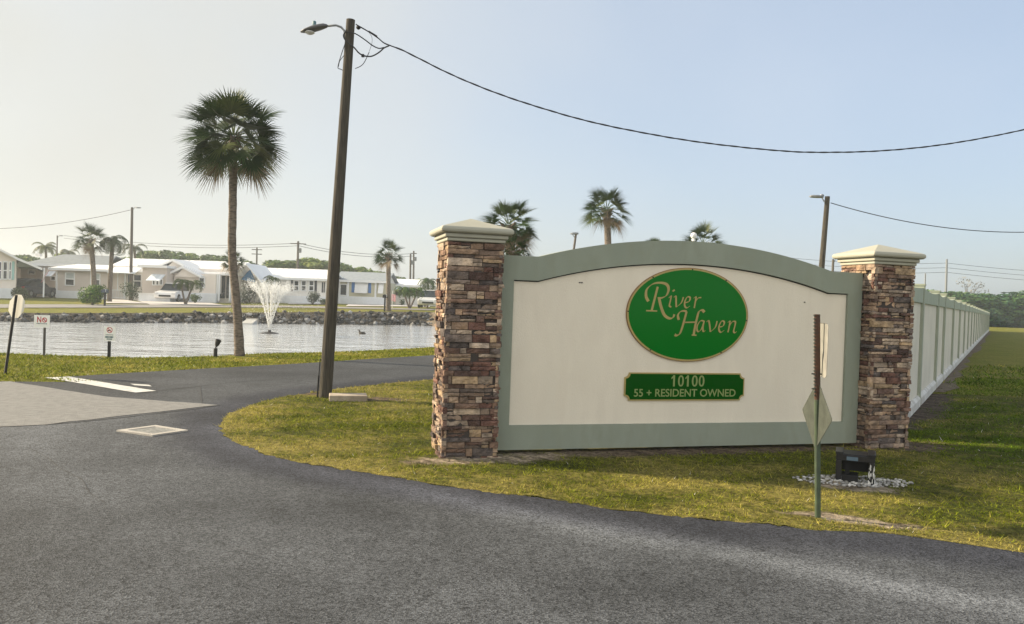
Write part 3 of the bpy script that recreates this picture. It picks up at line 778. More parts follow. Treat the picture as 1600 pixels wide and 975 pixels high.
# service cable to the right
cab = [(556, 38), (575, 49), (590, 59), (600, 67), (612, 72), (630, 79), (650, 89), (700, 114), (750, 135.5), (800, 154), (850, 170), (900, 184.5), (950, 196.5), (1000, 206.5), (1050, 215.5), (1100, 223), (1150, 229), (1200, 234), (1250, 237.5), (1300, 238), (1350, 237), (1400, 234), (1450, 229), (1500, 222), (1550, 213), (1600, 202.5), (1700, 178), (1850, 130), (2000, 75)]
P3 = [D(u, v, 11.72 + (u - 556) / 1044 * .8) for u, v in cab]; P3 = smooth3(P3, 14)
cb = thing('overhead_cable', 'thick twisted black cable sagging from the leaning pole across the sky', 'cable', P3[0])
for ph in (0, PI):
    b = MB(); q = []; acc = 0
    for i, p in enumerate(P3):
        if i: acc += (P3[i] - P3[i - 1]).length
        a_ = acc * 2 * PI / .42 + ph; r_ = .0045 if acc > .7 else .002
        q.append(p + Vector((0, math.cos(a_), math.sin(a_))) * r_)
    b.tube(q, .0095 if ph else .008, 5); b.build('strand', M['rubber'], cb, P3[0])

# concrete block at the pole foot
c0 = G(514, 627); rz = R(14)
blk = thing('concrete_block', 'low flat concrete pad lying in the grass at the utility pole foot', 'concrete block', (c0.x + .26, c0.y + .12, 0), rz)
b = MB(); b.box((-.28, -.17, -.03), (.28, .17, .10)); o = b.build('slab', mat('stained concrete pad', (.40, .34, .27), (.27, .22, .17), scale=6, rough=.9, bump=.5, bscale=60), blk)
bv = o.modifiers.new('bevel', 'BEVEL'); bv.width = .012; bv.segments = 2

# ------------------------------------------------------------------ sign seen from behind (diamond)
db = G(1278, 812)
dia = thing('diamond_sign', 'rusty green channel post with pale diamond sign plate seen from behind', 'road sign', db)
top = D(1277, 491, db.y); ht = top.z
b = MB(); lean = (top.x - db.x)
def lx(z): return lean * z / ht
def chan(z0, z1, m_, nm):
    b = MB(); prof = [(-.020, .012), (-.020, -.006), (-.011, -.012), (.011, -.012), (.020, -.006), (.020, .012), (.014, .012), (.014, -.002), (.008, -.007), (-.008, -.007), (-.014, -.002), (-.014, .012)]
    n = len(prof); vs = []
    for z in (z0, z1): vs += [(x + lx(z), y, z) for x, y in prof]
    fs = [(i, (i + 1) % n, n + (i + 1) % n, n + i) for i in range(n)]
    t = tessellate_polygon([[Vector((x, y, 0)) for x, y in prof]]); fs += [tuple(a_) for a_ in t] + [tuple(i + n for i in a_) for a_ in t]
    b.add(vs, fs); return b.build(nm, m_, dia)
chan(-.2, .92, mat('green channel post', (.07, .10, .055), (.045, .06, .04), scale=10, rough=.6), 'post')
up = chan(.922, ht, mat('rusty post top', (.10, .045, .025), (.05, .032, .024), scale=14, rough=.8, bump=.5, bscale=60), 'post_top')
b = MB()
for k in range(24):
    z = .95 + k * .0265
    if z < ht - .01: b.box((lx(z) - .0285, -.010, z), (lx(z) - .0195, .006, z + .014))
b.build('post_notches', M['galv'], up)
def plate(pts, yaw, z0, m_, nm, out, bend=0.0, th=.003):
    # pts in the plate plane (a, z); thin aluminium sheet
    n = len(pts); ca, sa_ = math.cos(yaw), math.sin(yaw); vs = []
    for sd in (0, th):
        for a_, z in pts: vs.append((a_ * ca + out[0] + sd * sa_ + bend * a_ * a_ + lx(z0), -a_ * sa_ + out[1] + sd * ca, z0 + z))
    b = MB(); fs = [(i, (i + 1) % n, n + (i + 1) % n, n + i) for i in range(n)] + [tuple(range(n)), tuple(range(2 * n - 1, n - 1, -1))]
    b.add(vs, fs); return b.build(nm, m_, dia)
def rounded(w, h, r, n=5, rot=0):
    pts = []
    for sx, sz, a0 in ((1, 1, 0), (-1, 1, 90), (-1, -1, 180), (1, -1, 270)):
        for k in range(n + 1):
            a_ = R(a0 + 90 * k / n); x, z = sx * (w - r) + r * math.cos(a_), sz * (h - r) + r * math.sin(a_)
            pts.append((x * math.cos(rot) - z * math.sin(rot), x * math.sin(rot) + z * math.cos(rot)))
    return pts
plate(rounded(.190, .190, .02, 4, PI / 4), R(88), .805, M['galv'], 'diamond_plate', (.0, .022), 0)
plate(rounded(.15, .205, .03, 4), R(100), 1.305, mat('pale sign back', (.27, .262, .235), (.21, .205, .19), scale=15, rough=.5), 'upper_plate', (.028, .020), 1.0)
for z in (1.12, 1.005):
    b = MB(); b.tube([(lx(z) - .046, -.004, z), (lx(z) + .03, -.004, z)], .005, 6); b.build('bolt', M['blackmat'], dia)

# black plastic fixture on white pebbles
bx = G(1335, 754)
fx = thing('fixture_box', 'black plastic open box splashed with white, standing on pale pebbles', 'light fixture', bx, R(-24))
b = MB(); w, d, h = .165, .13, .295
for sx in (-1, 1):
    for sy in (-1, 1):
        b.box((sx * w - (.035 if sx > 0 else 0) - (0 if sx > 0 else 0), sy * d - .0, -.03), (sx * w + (0 if sx > 0 else .035), sy * d + .035 * (-sy), h - .062)) if False else None
def legbox(sx, sy):
    x0, x1 = (w - .05, w) if sx > 0 else (-w, -w + .05); y0, y1 = (d - .05, d) if sy > 0 else (-d, -d + .05)
    q = MB(); q.box((x0, y0, -.03), (x1, y1, h - .075)); return q
for sx in (-1, 1):
    for sy in (-1, 1):
        o = legbox(sx, sy).build('leg', M['black'], fx); bv = o.modifiers.new('bevel', 'BEVEL'); bv.width = .008; bv.segments = 2
b = MB(); b.box((-w, -d, h - .0745), (w, d, h - .02)); b.box((-w - .006, -d - .006, h - .0195), (-w + .06, d + .006, h + .004)); b.box((w - .06, -d - .006, h - .0195), (w + .006, d + .006, h + .004)); b.box((-w + .061, -d + .01, h - .0195), (w - .061, d - .01, h - .012))
o = b.build('top_frame', M['black'], fx); bv = o.modifiers.new('bevel', 'BEVEL'); bv.width = .006; bv.segments = 2
b = MB(); b.box((-.075, -d - .003, h - .068), (.022, -d - .0005, h - .034)); b.build('name_plate', mat('blue grey plate', (.10, .15, .20), rough=.25), fx)
b = MB(); b.box((-w + .052, -.10, -.02), (.028, .07, .085)); b.box((-.085, -.05, .0855), (-.045, 0, h - .077)); b.build('lamp_block', M['blackmat'], fx)
b = MB(); b.box((-w + .051, d - .02, .09), (w - .051, d - .005, h - .0765)); b.build('back_plate', M['blackmat'], fx)
b = MB(); r = random.Random(3)
for k in range(34):
    z = .20 * r.random() ** 1.3; x = w - .049 + r.random() ** 1.6 * .046; s_ = r.uniform(.002, .006)
    b.blob((x, -d - .0005, z), (s_, .002, s_ * r.uniform(2, 6)), k)
for k in range(14): b.blob((w + .001, -d + r.uniform(.005, .05), r.uniform(0, .1)), (.004, r.uniform(.004, .01), r.uniform(.008, .03)), k + 50)
for k in range(10): b.blob((-w + r.uniform(.0, .05), -d - .004, r.uniform(-.01, .035)), (.014, .008, .014), k + 90)
tag(b.build('paint_splash', M['limesplash'], fx), kind='stuff')
pv = MB(); r = random.Random(9)
for k in range(420):
    a_ = r.uniform(0, 2 * PI); q = r.random() ** .6; g = r.choice((.6, .45, .35, .2)) * r.uniform(.85, 1.1); s_ = r.uniform(.006, .018)
    pv.blob((bx.x - .03 + 0.56 * q * math.cos(a_), bx.y - .03 + .24 * q * math.sin(a_), .024), (s_ * 1.3, s_, s_ * .7), k, (g, g * .97, g * .92), 0 if False else 1)
tag(pv.build('pebbles', M['pebble'], fixn=False), 'pale pebbles scattered around the black plastic box', 'pebbles', kind='stuff')

# ------------------------------------------------------------------ small signs by the pond
sb_ = G(8, 585); st_top = D(25.5, 461, 13.51)
stp = thing('stop_sign', 'leaning black post with pale octagon sign plate seen from behind', 'stop sign', sb_)
b = MB(); v_ = st_top - sb_; b.tube([sb_ - v_ * .1, sb_ + v_], .028, 4); b.build('post', M['blackmat'], stp, sb_)
b = MB(); cc = D(22.5, 478.5, 13.51); n = 8; yaw = R(-24); vs = []
for sd in (0, .004):
    for k in range(8):
        a_ = R(22.5 + 45 * k); q = .222 * math.cos(a_), .222 * math.sin(a_)
        vs.append((cc.x + q[0] * math.cos(yaw) - sd * math.sin(yaw) + q[1] * .13, cc.y + q[0] * math.sin(yaw) + .06 + sd * math.cos(yaw), cc.z + q[1]))
b.add(vs, [tuple(range(8)), tuple(range(15, 7, -1))] + [(i, (i + 1) % 8, 8 + (i + 1) % 8, 8 + i) for i in range(8)]); b.build('octagon_plate', mat('pale sign reverse', (.66, .63, .55), rough=.5), stp, sb_)

def ring_mesh(cx_, cz_, r0, r1, y, n=28):
    b = MB(); vs = [(cx_ + r * math.cos(2 * PI * k / n), y, cz_ + r * math.sin(2 * PI * k / n)) for r in (r0, r1) for k in range(n)]
    return b.add(vs, [(k, (k + 1) % n, n + (k + 1) % n, n + k) for k in range(n)])
nb_ = G(68, 556.5); ct = D(65.5, 502, nb_.y)
ns = thing('notice_sign', 'small white notice with red NO and barred circle on thin grey stake', 'notice sign', nb_)
b = MB(); b.box((-.022, .006, -.2), (.022, .03, ct.z - .03)); b.build('stake', mat('grey stake', (.07, .065, .06), rough=.7), ns)
b = MB(); ox = ct.x - nb_.x; b.box((ox - .175, -.004, ct.z - .14), (ox + .175, .005, ct.z + .14)); npl = b.build('sign_plate', M['signwhite'], ns)
text_mesh('N', .185, npl, 'letter', M['red'], ox - .058, -.006, ct.z + .03, .092, .004)
b = ring_mesh(ox + .062, ct.z + .03, .038, .056, -.006); b.add([(ox + .062 + .035 * c_ * 1.2 - .008 * 0 + q, -.0063, ct.z + .03 - .035 * c_ * 1.2 + q) for c_, q in ((-1, -.008), (-1, .008), (1, .008), (1, -.008))], [(0, 1, 2, 3)])
b.build('barred_circle', M['red'], npl)
b = MB(); r = random.Random(1)
x = ox - .115
while x < ox + .11:
    w_ = r.uniform(.012, .03); b.box((x, -.0062, ct.z - .062), (x + w_, -.0055, ct.z - .045)); x += w_ + .008
b.build('small_print', M['signdark'], npl)
qb = G(169.5, 558.5); ct = D(171.3, 521.5, qb.y); ox = ct.x - qb.x
qs = thing('fishing_sign', 'small white upright notice with red barred circle on black stake', 'notice sign', qb)
b = MB(); b.box((-.032, .008, -.2), (.032, .035, ct.z - .1)); b.build('stake', M['blackmat'], qs)
b = MB(); b.box((ox - .128, -.004, ct.z - .17), (ox + .128, .006, ct.z + .17)); qpl = b.build('sign_plate', M['signwhite'], qs)
b = ring_mesh(ox, ct.z + .085, .052, .066, -.006); b.add([(ox + .05 * c_ + q, -.0063, ct.z + .085 - .05 * c_ + q) for c_, q in ((-1, -.006), (-1, .006), (1, .006), (1, -.006))], [(0, 1, 2, 3)]); b.build('barred_circle', M['red'], qpl)
b = MB(); b.blob((ox - .022, -.005, ct.z + .068), (.026, .0015, .018), 4); b.blob((ox + .01, -.005, ct.z + .085), (.02, .0012, .010), 5); b.build('emblem', M['blackmat'], qpl)
tealp = mat('teal print', (.03, .10, .12), rough=.5)
for z, hw, hh in ((-.025, .085, .008), (-.075, .10, .020), (-.122, .06, .014)):
    x = ox - hw; b = MB()
    while x < ox + hw - .012:
        w_ = r.uniform(.010, .026); b.box((x, -.0062, ct.z + z - hh), (min(x + w_, ox + hw), -.0055, ct.z + z + hh)); x += w_ + .006
    b.build('small_print', tealp, qpl)
# black spotlight on stub post
fb = G(336.5, 557.5)
sp = thing('spotlight', 'black floodlight tilted on a short thick black post at the pond edge', 'spotlight', fb)
b = MB(); b.lathe((0, 0, -.1), [(.045, 0), (.045, .305), (.03, .31), (.012, .315), (.010, .345)], 14); b.build('post', M['blackmat'], sp)
b = MB(); mt = Matrix.Translation((.012, 0, .235)) @ Matrix.Rotation(R(17), 4, 'Y')
b.lathe((0, 0, 0), [(.012, 0), (.035, .03), (.052, .07), (.060, .11), (.072, .185), (.068, .19), (.05, .16)], 14); b.v = [tuple(mt @ Vector(v)) for v in b.v]; b.build('lamp_head', M['blackmat'], sp)

# ------------------------------------------------------------------ grass blades
def bare_q(P):
    """0 in the middle of a bare patch, 1 and more out on the lawn, with ragged edges"""
    q = np.full(len(P), 9.0)
    for c, rx, ry, rot, _ in BARE:
        d = P - np.array(c); x = d[:, 0] * math.cos(rot) + d[:, 1] * math.sin(rot); y = -d[:, 0] * math.sin(rot) + d[:, 1] * math.cos(rot)
        q = np.minimum(q, (x / rx) ** 2 + (y / ry) ** 2)
    return q + .45 * wob(P[:, 0], P[:, 1], .10, 5) + .25 * wob(P[:, 0], P[:, 1], .04, 6)
def fence_soil(P):
    fd = dist_line(fence_line, P); return np.where(P[:, 1] > 9.0, (fd + .22 * wob(P[:, 0], P[:, 1], .6, 70) + .08 * wob(P[:, 0], P[:, 1], .12, 71)) / .52, 9.0)
def dryness(P):
    d = .40 + .36 * wob(P[:, 0], P[:, 1], .75, 13) + .26 * wob(P[:, 0], P[:, 1], .14, 14) + .22 * wob(P[:, 0], P[:, 1], .04, 15) + .20 * wob(P[:, 0], P[:, 1], .017, 17)
    d = d + .40 * np.exp(-dist_line(isl_s, P) / .28)
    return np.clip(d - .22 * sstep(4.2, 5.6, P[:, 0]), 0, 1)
pil_boxes = []
def blades(region, n, h0, h1, w, excl_wall=True):
    (x0, x1, y0, y1), test = region
    P = np.c_[rng.uniform(x0, x1, n), rng.uniform(y0, y1, n)]
    P = P[test(P)]; P = P[rng.random(len(P)) < .03 + .97 * sstep(.45, 1.25, np.minimum(bare_q(P), fence_soil(P)))]
    # local frame of the wall
    d = P - np.array(PL[:2]); s = d @ np.array(ww[:2]); o = d @ np.array(wn[:2])
    P = P[~((s > -.30) & (s < 5.34) & (np.abs(o) < .13)) & ~((np.abs(s) < .31) & (np.abs(o) < .31)) & ~((np.abs(s - 5.035) < .31) & (np.abs(o) < .31))]
    k = len(P)
    tuft = wob(P[:, 0], P[:, 1], .016, 11) * .75 + wob(P[:, 0], P[:, 1], .05, 12) * .45 + wob(P[:, 0], P[:, 1], .3, 16) * .2
    dry = np.clip(dryness(P) + rng.normal(0, .15, k), 0, 1)
    h = rng.uniform(h0, h1, k) * (1 + .75 * np.clip(tuft, -1, 1.2)); a = rng.uniform(0, 2 * PI, k)
    ln = rng.uniform(.4, 1.9, k) * h; b_ = rng.uniform(0, 2 * PI, k)
    z = T(P[:, 0], P[:, 1]); wv = w * rng.uniform(.7, 1.3, k)
    e = np.c_[np.cos(a) * wv, np.sin(a) * wv, 0 * a]
    base = np.c_[P, z]; tip = base + np.c_[np.cos(b_) * ln, np.sin(b_) * ln, h]
    V = np.stack([base - e, base + e, tip], 1).reshape(-1, 3)
    g1 = np.array((.028, .052, .002)); g2 = np.array((.255, .28, .018)); g3 = np.array((.42, .36, .085))
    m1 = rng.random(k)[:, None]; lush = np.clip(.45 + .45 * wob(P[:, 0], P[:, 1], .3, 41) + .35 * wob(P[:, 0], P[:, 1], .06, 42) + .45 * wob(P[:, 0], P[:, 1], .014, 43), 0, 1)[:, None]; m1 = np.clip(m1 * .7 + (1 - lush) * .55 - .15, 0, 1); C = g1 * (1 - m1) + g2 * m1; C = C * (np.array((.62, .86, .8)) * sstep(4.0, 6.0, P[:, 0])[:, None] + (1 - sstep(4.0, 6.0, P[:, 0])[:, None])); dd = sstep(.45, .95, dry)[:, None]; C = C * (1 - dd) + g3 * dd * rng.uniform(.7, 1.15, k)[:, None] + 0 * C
    C = C * (1 + .45 * np.clip(wob(P[:, 0], P[:, 1], .013, 44), -1, 1))[:, None]; w_ = rng.random(k) < .004; C[w_] = (.6, .58, .5); C = np.repeat(C, 3, 0)
    return V, C
isl_poly = isl_s + [(isl_s[-1][0] + 30, isl_s[-1][1] + 12), (isl_s[0][0] + 40, isl_s[0][1] + 6)]
def t_isl(P): return inside(isl_poly, P)
bank_poly = bank_s + [tuple(p) for p in near_edge[::-1]] + [(-19, 17.7), (-30, 18.6)]
def t_bank(P): return inside(bank_poly, P)
# the ground under the verge grass: thatch, dark soil and sand
vs_pts = np.array([(x, y) for x in np.arange(-4.2, 12, .075) for y in np.arange(4.2, 15.5, .075)])
vs_pts = vs_pts[inside(isl_poly, vs_pts)]; vs_pts = vs_pts[dist_line(isl_s, vs_pts) > .04]
verge_poly = [p for p in isl_s if p[0] < 12 and p[1] < 15.5] + [(12.0, 15.5), (12.0, [p for p in isl_s if p[0] < 12 and p[1] < 15.5][0][1])]
def verge_col(V):
    n1 = wob(V[:, 0], V[:, 1], .09, 81); n2 = wob(V[:, 0], V[:, 1], .025, 82); dr_ = np.clip(dryness(V) + .15 * n1, 0, 1)[:, None]
    c = np.array((.045, .052, .008)) * (1 - dr_) + np.array((.19, .16, .048)) * dr_
    q = bare_q(V); sandy = np.zeros(len(V))
    for cc_, rx, ry, rot, m_ in BARE:
        if m_ is M['sand']: sandy = np.maximum(sandy, np.exp(-(np.linalg.norm(V - np.array(cc_), axis=1) / (1.1 * rx)) ** 2))
    soil_c = np.array((.105, .078, .055)) * (1 + .35 * n1[:, None]) * (1 - sandy[:, None]) + np.array((.28, .23, .17)) * (1 + .65 * n2[:, None]) * sandy[:, None]
    f = (1 - sstep(.55, 1.25, q))[:, None]; c = c * (1 - f) + soil_c * f
    f = (1 - sstep(.6, 1.15, fence_soil(V)))[:, None]; c = c * (1 - f) + np.array((.085, .066, .052)) * (1 + .35 * n1[:, None]) * f
    return np.clip(c, .01, .6)
M['verge'] = mat('verge soil and thatch', (1.4, 1.4, 1.4), (.5, .5, .5), scale=28, rough=.95, bump=1, bscale=70, attr=True, spec=.08)
verge = cdt_sheet('lawn_soil', M['verge'], [verge_poly], vs_pts, lambda x, y: np.full(len(x), .014) + .006 * wob(x, y, .13, 83), lambda c: inside(verge_poly, c), verge_col)
tag(verge, kind='structure')
parts_ = [blades(((-4, 9, 4.5, 10.5), t_isl), 330000, .012, .036, .0042),
          blades(((-4, 9, 9.0, 15), t_isl), 130000, .016, .042, .0058),
          blades(((5, 20, 8, 20), t_isl), 130000, .014, .036, .008),
          blades(((10, 46, 18, 60), t_isl), 90000, .04, .08, .016),
          blades(((-17, 2, 12, 27), t_bank), 170000, .022, .05, .009)]
V = np.concatenate([p[0] for p in parts_]); C = np.concatenate([p[1] for p in parts_])
gr = np_mesh('grass', V, np.arange(len(V)).reshape(-1, 3), M['blade'], C); tag(gr, 'short patchy green and straw coloured lawn grass', 'grass', kind='stuff')
print('blades', len(V) // 3)

# ------------------------------------------------------------------ palms
def fan_crown(R0, n_leaf, seed, dead=.12, blades_n=30, low=-55):
    """crown of costapalmate fans around the origin, green leaves and dead skirt"""
    r = random.Random(seed); live = MB(); dry = MB()
    for i in range(n_leaf):
        f = (i + .5) / n_leaf; el = math.asin(max(-.98, min(.999, math.sin(R(low)) + (1 - math.sin(R(low))) * f))) + R(r.uniform(-8, 8)); az = i * 2.39996 + r.uniform(-.25, .25)
        dirv = Vector((math.cos(az) * math.cos(el), math.sin(az) * math.cos(el), math.sin(el)))
        isdry = (f < dead); tgt = dry if isdry else live
        pl_ = R0 * r.uniform(.46, .66); L0 = R0 * r.uniform(.44, .58)
        side = dirv.cross(Vector((0, 0, 1)))
        if side.length < .05: side = Vector((1, 0, 0))
        side.normalize(); upv = side.cross(dirv).normalized()
        base = dirv * R0 * .06; tip = dirv * pl_ + Vector((0, 0, -.10 * R0 * math.cos(el)))
        mid = (base + tip) / 2 + upv * .03 * R0
        g = r.uniform(.75, 1.2)
        col = (.022 * g, .045 * g, .010 * g) if r.random() > .22 else (.055 * g, .075 * g, .014 * g)
        if isdry: col = (.17 * g, .125 * g, .075 * g)
        tgt.tube([base, mid, tip], [.014 * R0 / 1.3, .011, .008], 4, False, (col[0] * 1.6, col[1] * 1.5, col[2] * 1.5))
        t2 = (tip - mid).normalized(); side = t2.cross(Vector((0, 0, 1)));
        side = side.normalized() if side.length > .05 else Vector((1, 0, 0)); upv = side.cross(t2).normalized()
        roll = r.uniform(-.7, .7); s2 = side * math.cos(roll) + upv * math.sin(roll); u2 = upv * math.cos(roll) - side * math.sin(roll)
        nb2 = blades_n
        for k in range(nb2):
            ph = R(-118 + 236 * k / (nb2 - 1)) + r.uniform(-.04, .04); Lk = L0 * (.62 + .38 * math.cos(ph * .72)) * r.uniform(.88, 1.08)
            fold = .28 * abs(math.sin(ph))
            dv = (t2 * math.cos(ph) + s2 * math.sin(ph) + u2 * fold).normalized()
            wd = (dv.cross(u2)).normalized() * (.0150 * R0 / 1.3 * 1.3)
            droop = (.42 if not isdry else .9) * Lk
            vs = []
            for t_, wk in ((0, .3), (.40, 1.0), (.68, .55), (1, .05)):
                p = tip + dv * Lk * t_ + Vector((0, 0, -droop * .42 * t_ ** 2.4)); vs += [p - wd * wk, p + wd * wk]
            q = r.uniform(.85, 1.15); tgt.add(vs, [(0, 1, 3, 2), (2, 3, 5, 4), (4, 5, 7, 6)], (col[0] * q, col[1] * q, col[2] * q))
    return live, dry
def fan_palm(label, base, top_pts, rad, R0, n_leaf, seed, group=None, dead=.12, blades_n=30, cat='palm tree', name='fan_palm', low=-55):
    root = thing(name, label, cat, base, 0, group)
    b = MB(); pts = smooth3([Vector(p) for p in top_pts], 6); k = len(pts); rr_ = []
    for i in range(k):
        t = i / (k - 1); rr_.append(rad * (1.25 - .25 * min(1, t * 5)) * (1 - .12 * t) * (1 + .05 * math.sin(i * 2.4)))
    b.tube(pts, rr_, 12); b.build('trunk', M['bark'], root, base, smooth=True)
    live, dry = fan_crown(R0, n_leaf, seed, dead, blades_n, low); c = pts[-1]
    # old leaf bases under the crown
    r = random.Random(seed)
    for i in range(22):
        a_ = i * 2.4; z = -R0 * r.uniform(.02, .35)
        p = Vector((math.cos(a_) * rad * .9, math.sin(a_) * rad * .9, z)); dry.tube([p, p + Vector((math.cos(a_) * rad * .9, math.sin(a_) * rad * .9, R0 * .13))], [rad * .3, rad * .08], 4, True, (.12, .095, .07))
    for mb, nm in ((live, 'crown'), (dry, 'dead_fronds')):
        if mb.v:
            mb.v = [(x + c[0], y + c[1], z + c[2]) for x, y, z in mb.v]; mb.build(nm, M['leaf'], root, base, fixn=False)
    return root
yb = G(374, 556).y
fan_palm('tall fan palm with slim curved trunk standing at the near pond edge', G(374, 557), [D(374.5, 560, yb), D(371, 490, yb), D(363, 400, yb), D(363.5, 330, yb), D(364.5, 262, yb), D(365, 214, yb)], .106, 1.34, 54, 3, dead=.03, blades_n=34, low=-50)
def palm_at(label, px_base, Y, px_pts, rad, R0, n, seed, **k):
    bp = D(*px_base, Y); z0 = float(T(bp.x, bp.y)); base = Vector((bp.x, bp.y, z0)); pts = [base + Vector((0, 0, -.1))] + [D(u, v, Y) for u, v in px_pts]
    return fan_palm(label, base, pts, rad, R0, n, seed, **k)
palm_at('solitary fan palm on the far lawn left of the near stone pillar', (607, 483), 55, [(607, 450), (607, 397)], .17, 1.28, 30, 11, blades_n=24)
palm_at('leafy fan palm rising behind the near stone pillar', (800, 480), 24.2, [(799, 420), (794, 352)], .17, 1.08, 34, 12, blades_n=28, dead=.18)
palm_at('low dark fan palm tucked under the palm behind the near stone pillar', (803, 480), 23.6, [(803, 430), (802, 392)], .15, .73, 24, 13, blades_n=24, dead=.05)
palm_at('fan palm with ragged brown skirt rising above the arched wall', (951, 480), 42, [(951, 420), (948, 327)], .20, 1.50, 36, 14, blades_n=26, dead=.07, low=-42)
palm_at('fan palm top peeping over the right slope of the arched wall', (1098, 485), 42, [(1098, 430), (1098, 382)], .2, 1.35, 30, 15, blades_n=26, dead=.05)
palm_at('tiny fan palm tip just above the top of the arched wall', (1022, 480), 55, [(1022, 430), (1022, 387)], .2, .95, 26, 16, blades_n=22, dead=.0)
palm_at('left of two tall palms behind the round roadside shrub', (146, 478), 62, [(147, 440), (142, 374)], .20, 1.55, 32, 17, blades_n=24, dead=.14)
palm_at('short fan palm half hidden behind the tall palm trunk at the pond', (366, 477), 58, [(366, 440), (364, 408)], .2, 1.15, 30, 18, blades_n=24, dead=.2)

def feather_crown(L0, n, seed, leaf=.3, droop=1.0, col=(.05, .085, .02), up=20):
    r = random.Random(seed); b = MB()
    for i in range(n):
        az = i * 2.39996 + r.uniform(-.2, .2); el = R(up + 62 * (i / n) - 8 + r.uniform(-8, 8)); Lf = L0 * r.uniform(.85, 1.1); p = Vector((0, 0, 0)); pts = [p.copy()]
        e = el; m_ = 14
        for k in range(m_):
            st2 = Lf / m_; p = p + Vector((math.cos(az) * math.cos(e), math.sin(az) * math.cos(e), math.sin(e))) * st2; e -= R(8.5 * droop) * (1 + k * .06); pts.append(p.copy())
        g = r.uniform(.75, 1.25); c = tuple(v * g for v in col)
        b.tube(pts, [.018 * L0 * (1 - .9 * k / m_) / 1.5 for k in range(m_ + 1)], 4, False, (c[0] * 1.5, c[1] * 1.3, c[2] * 1.5))
        for k in range(1, m_ * 2):
            t = k / 2; i0 = min(int(t), m_ - 1); q = pts[i0].lerp(pts[i0 + 1], t - i0); tv = (pts[i0 + 1] - pts[i0]).normalized()
            sd = tv.cross(Vector((0, 0, 1))); sd = sd.normalized() if sd.length > .05 else Vector((1, 0, 0))
            ll = leaf * L0 * (math.sin(PI * min(1, .12 + .85 * t / m_)) ** .6) * r.uniform(.85, 1.1)
            for s_ in (-1, 1):
                dv = (sd * s_ + tv * .55 + Vector((0, 0, -.25))).normalized(); tip = q + dv * ll + Vector((0, 0, -.35 * ll)); md = q + dv * ll * .5; wv = tv * .013 * L0
                b.add([q - wv, q + wv, md + wv * .9, md - wv * .9, tip], [(0, 1, 2, 3), (3, 2, 4)], tuple(v * r.uniform(.85, 1.15) for v in c))
    return b
def feather_palm(label, px_base, Y, stems, rad, L0, n, seed, name='feather_palm', cat='palm tree', group=None, **k):
    bp = D(*px_base, Y); base = Vector((bp.x, bp.y, float(T(bp.x, bp.y)))); root = thing(name, label, cat, base, 0, group)
    for j, st2 in enumerate(stems):
        pts = [base + Vector((0, 0, -.05))] + [D(u, v, Y + .6 * j) for u, v in st2]; pts = smooth3(pts, 5)
        b = MB(); b.tube(pts, [rad * (1.15 - .3 * i / len(pts)) for i in range(len(pts))], 9); b.build('trunk', M['bark'], root, base, smooth=True)
        cr_ = feather_crown(L0, n, seed + j, **k); c = pts[-1]; cr_.v = [(x + c.x, y + c.y, z + c.z) for x, y, z in cr_.v]; cr_.build('crown', M['leaf'], root, base, fixn=False)
    return root
feather_palm('drooping feather palm, right of two tall palms behind the round shrub', (171, 470), 63, [[(172, 440), (176, 376)]], .17, 2.1, 12, 31, col=(.03, .045, .015), up=12, droop=1.25, leaf=.20)
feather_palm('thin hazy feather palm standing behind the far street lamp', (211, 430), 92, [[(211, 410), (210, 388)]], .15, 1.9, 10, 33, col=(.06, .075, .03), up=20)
feather_palm('pair of slim leaning dwarf palms in front of the long white roofed home', (290, 471.5), 61, [[(285, 455), (284, 440)], [(297, 457), (304, 442)]], .07, 1.15, 12, 35, name='dwarf_palm', col=(.05, .075, .018), up=10, droop=1.05, leaf=.24)
feather_palm('clump of three dwarf palms on the far lawn beside the near pillar', (640, 478), 66, [[(634, 466), (630, 452)], [(640, 466), (640, 454)], [(648, 466), (653, 454)]], .07, 1.15, 12, 39, name='dwarf_palm', col=(.06, .11, .02), up=10, droop=1.0, leaf=.24)
feather_palm('palm with broad fronds against the pale home by the near pillar edge', (668, 470), 74, [[(669, 455), (669, 440)]], .09, 1.35, 16, 43, col=(.04, .075, .02), up=10)
feather_palm('bushy palm in front of the navy shuttered home', (426, 470), 75, [[(425, 450), (425, 436)]], .09, 1.25, 16, 44, name='dwarf_palm', col=(.035, .065, .018), up=10, droop=1.0)
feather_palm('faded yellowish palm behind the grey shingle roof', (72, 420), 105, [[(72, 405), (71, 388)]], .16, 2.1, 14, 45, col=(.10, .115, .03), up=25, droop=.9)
feather_palm('small hazy palm behind the grey roof left of the two tall palms', (106, 420), 108, [[(106, 405), (107, 394)]], .16, 1.9, 10, 46, col=(.09, .10, .05), up=15, droop=1.0)

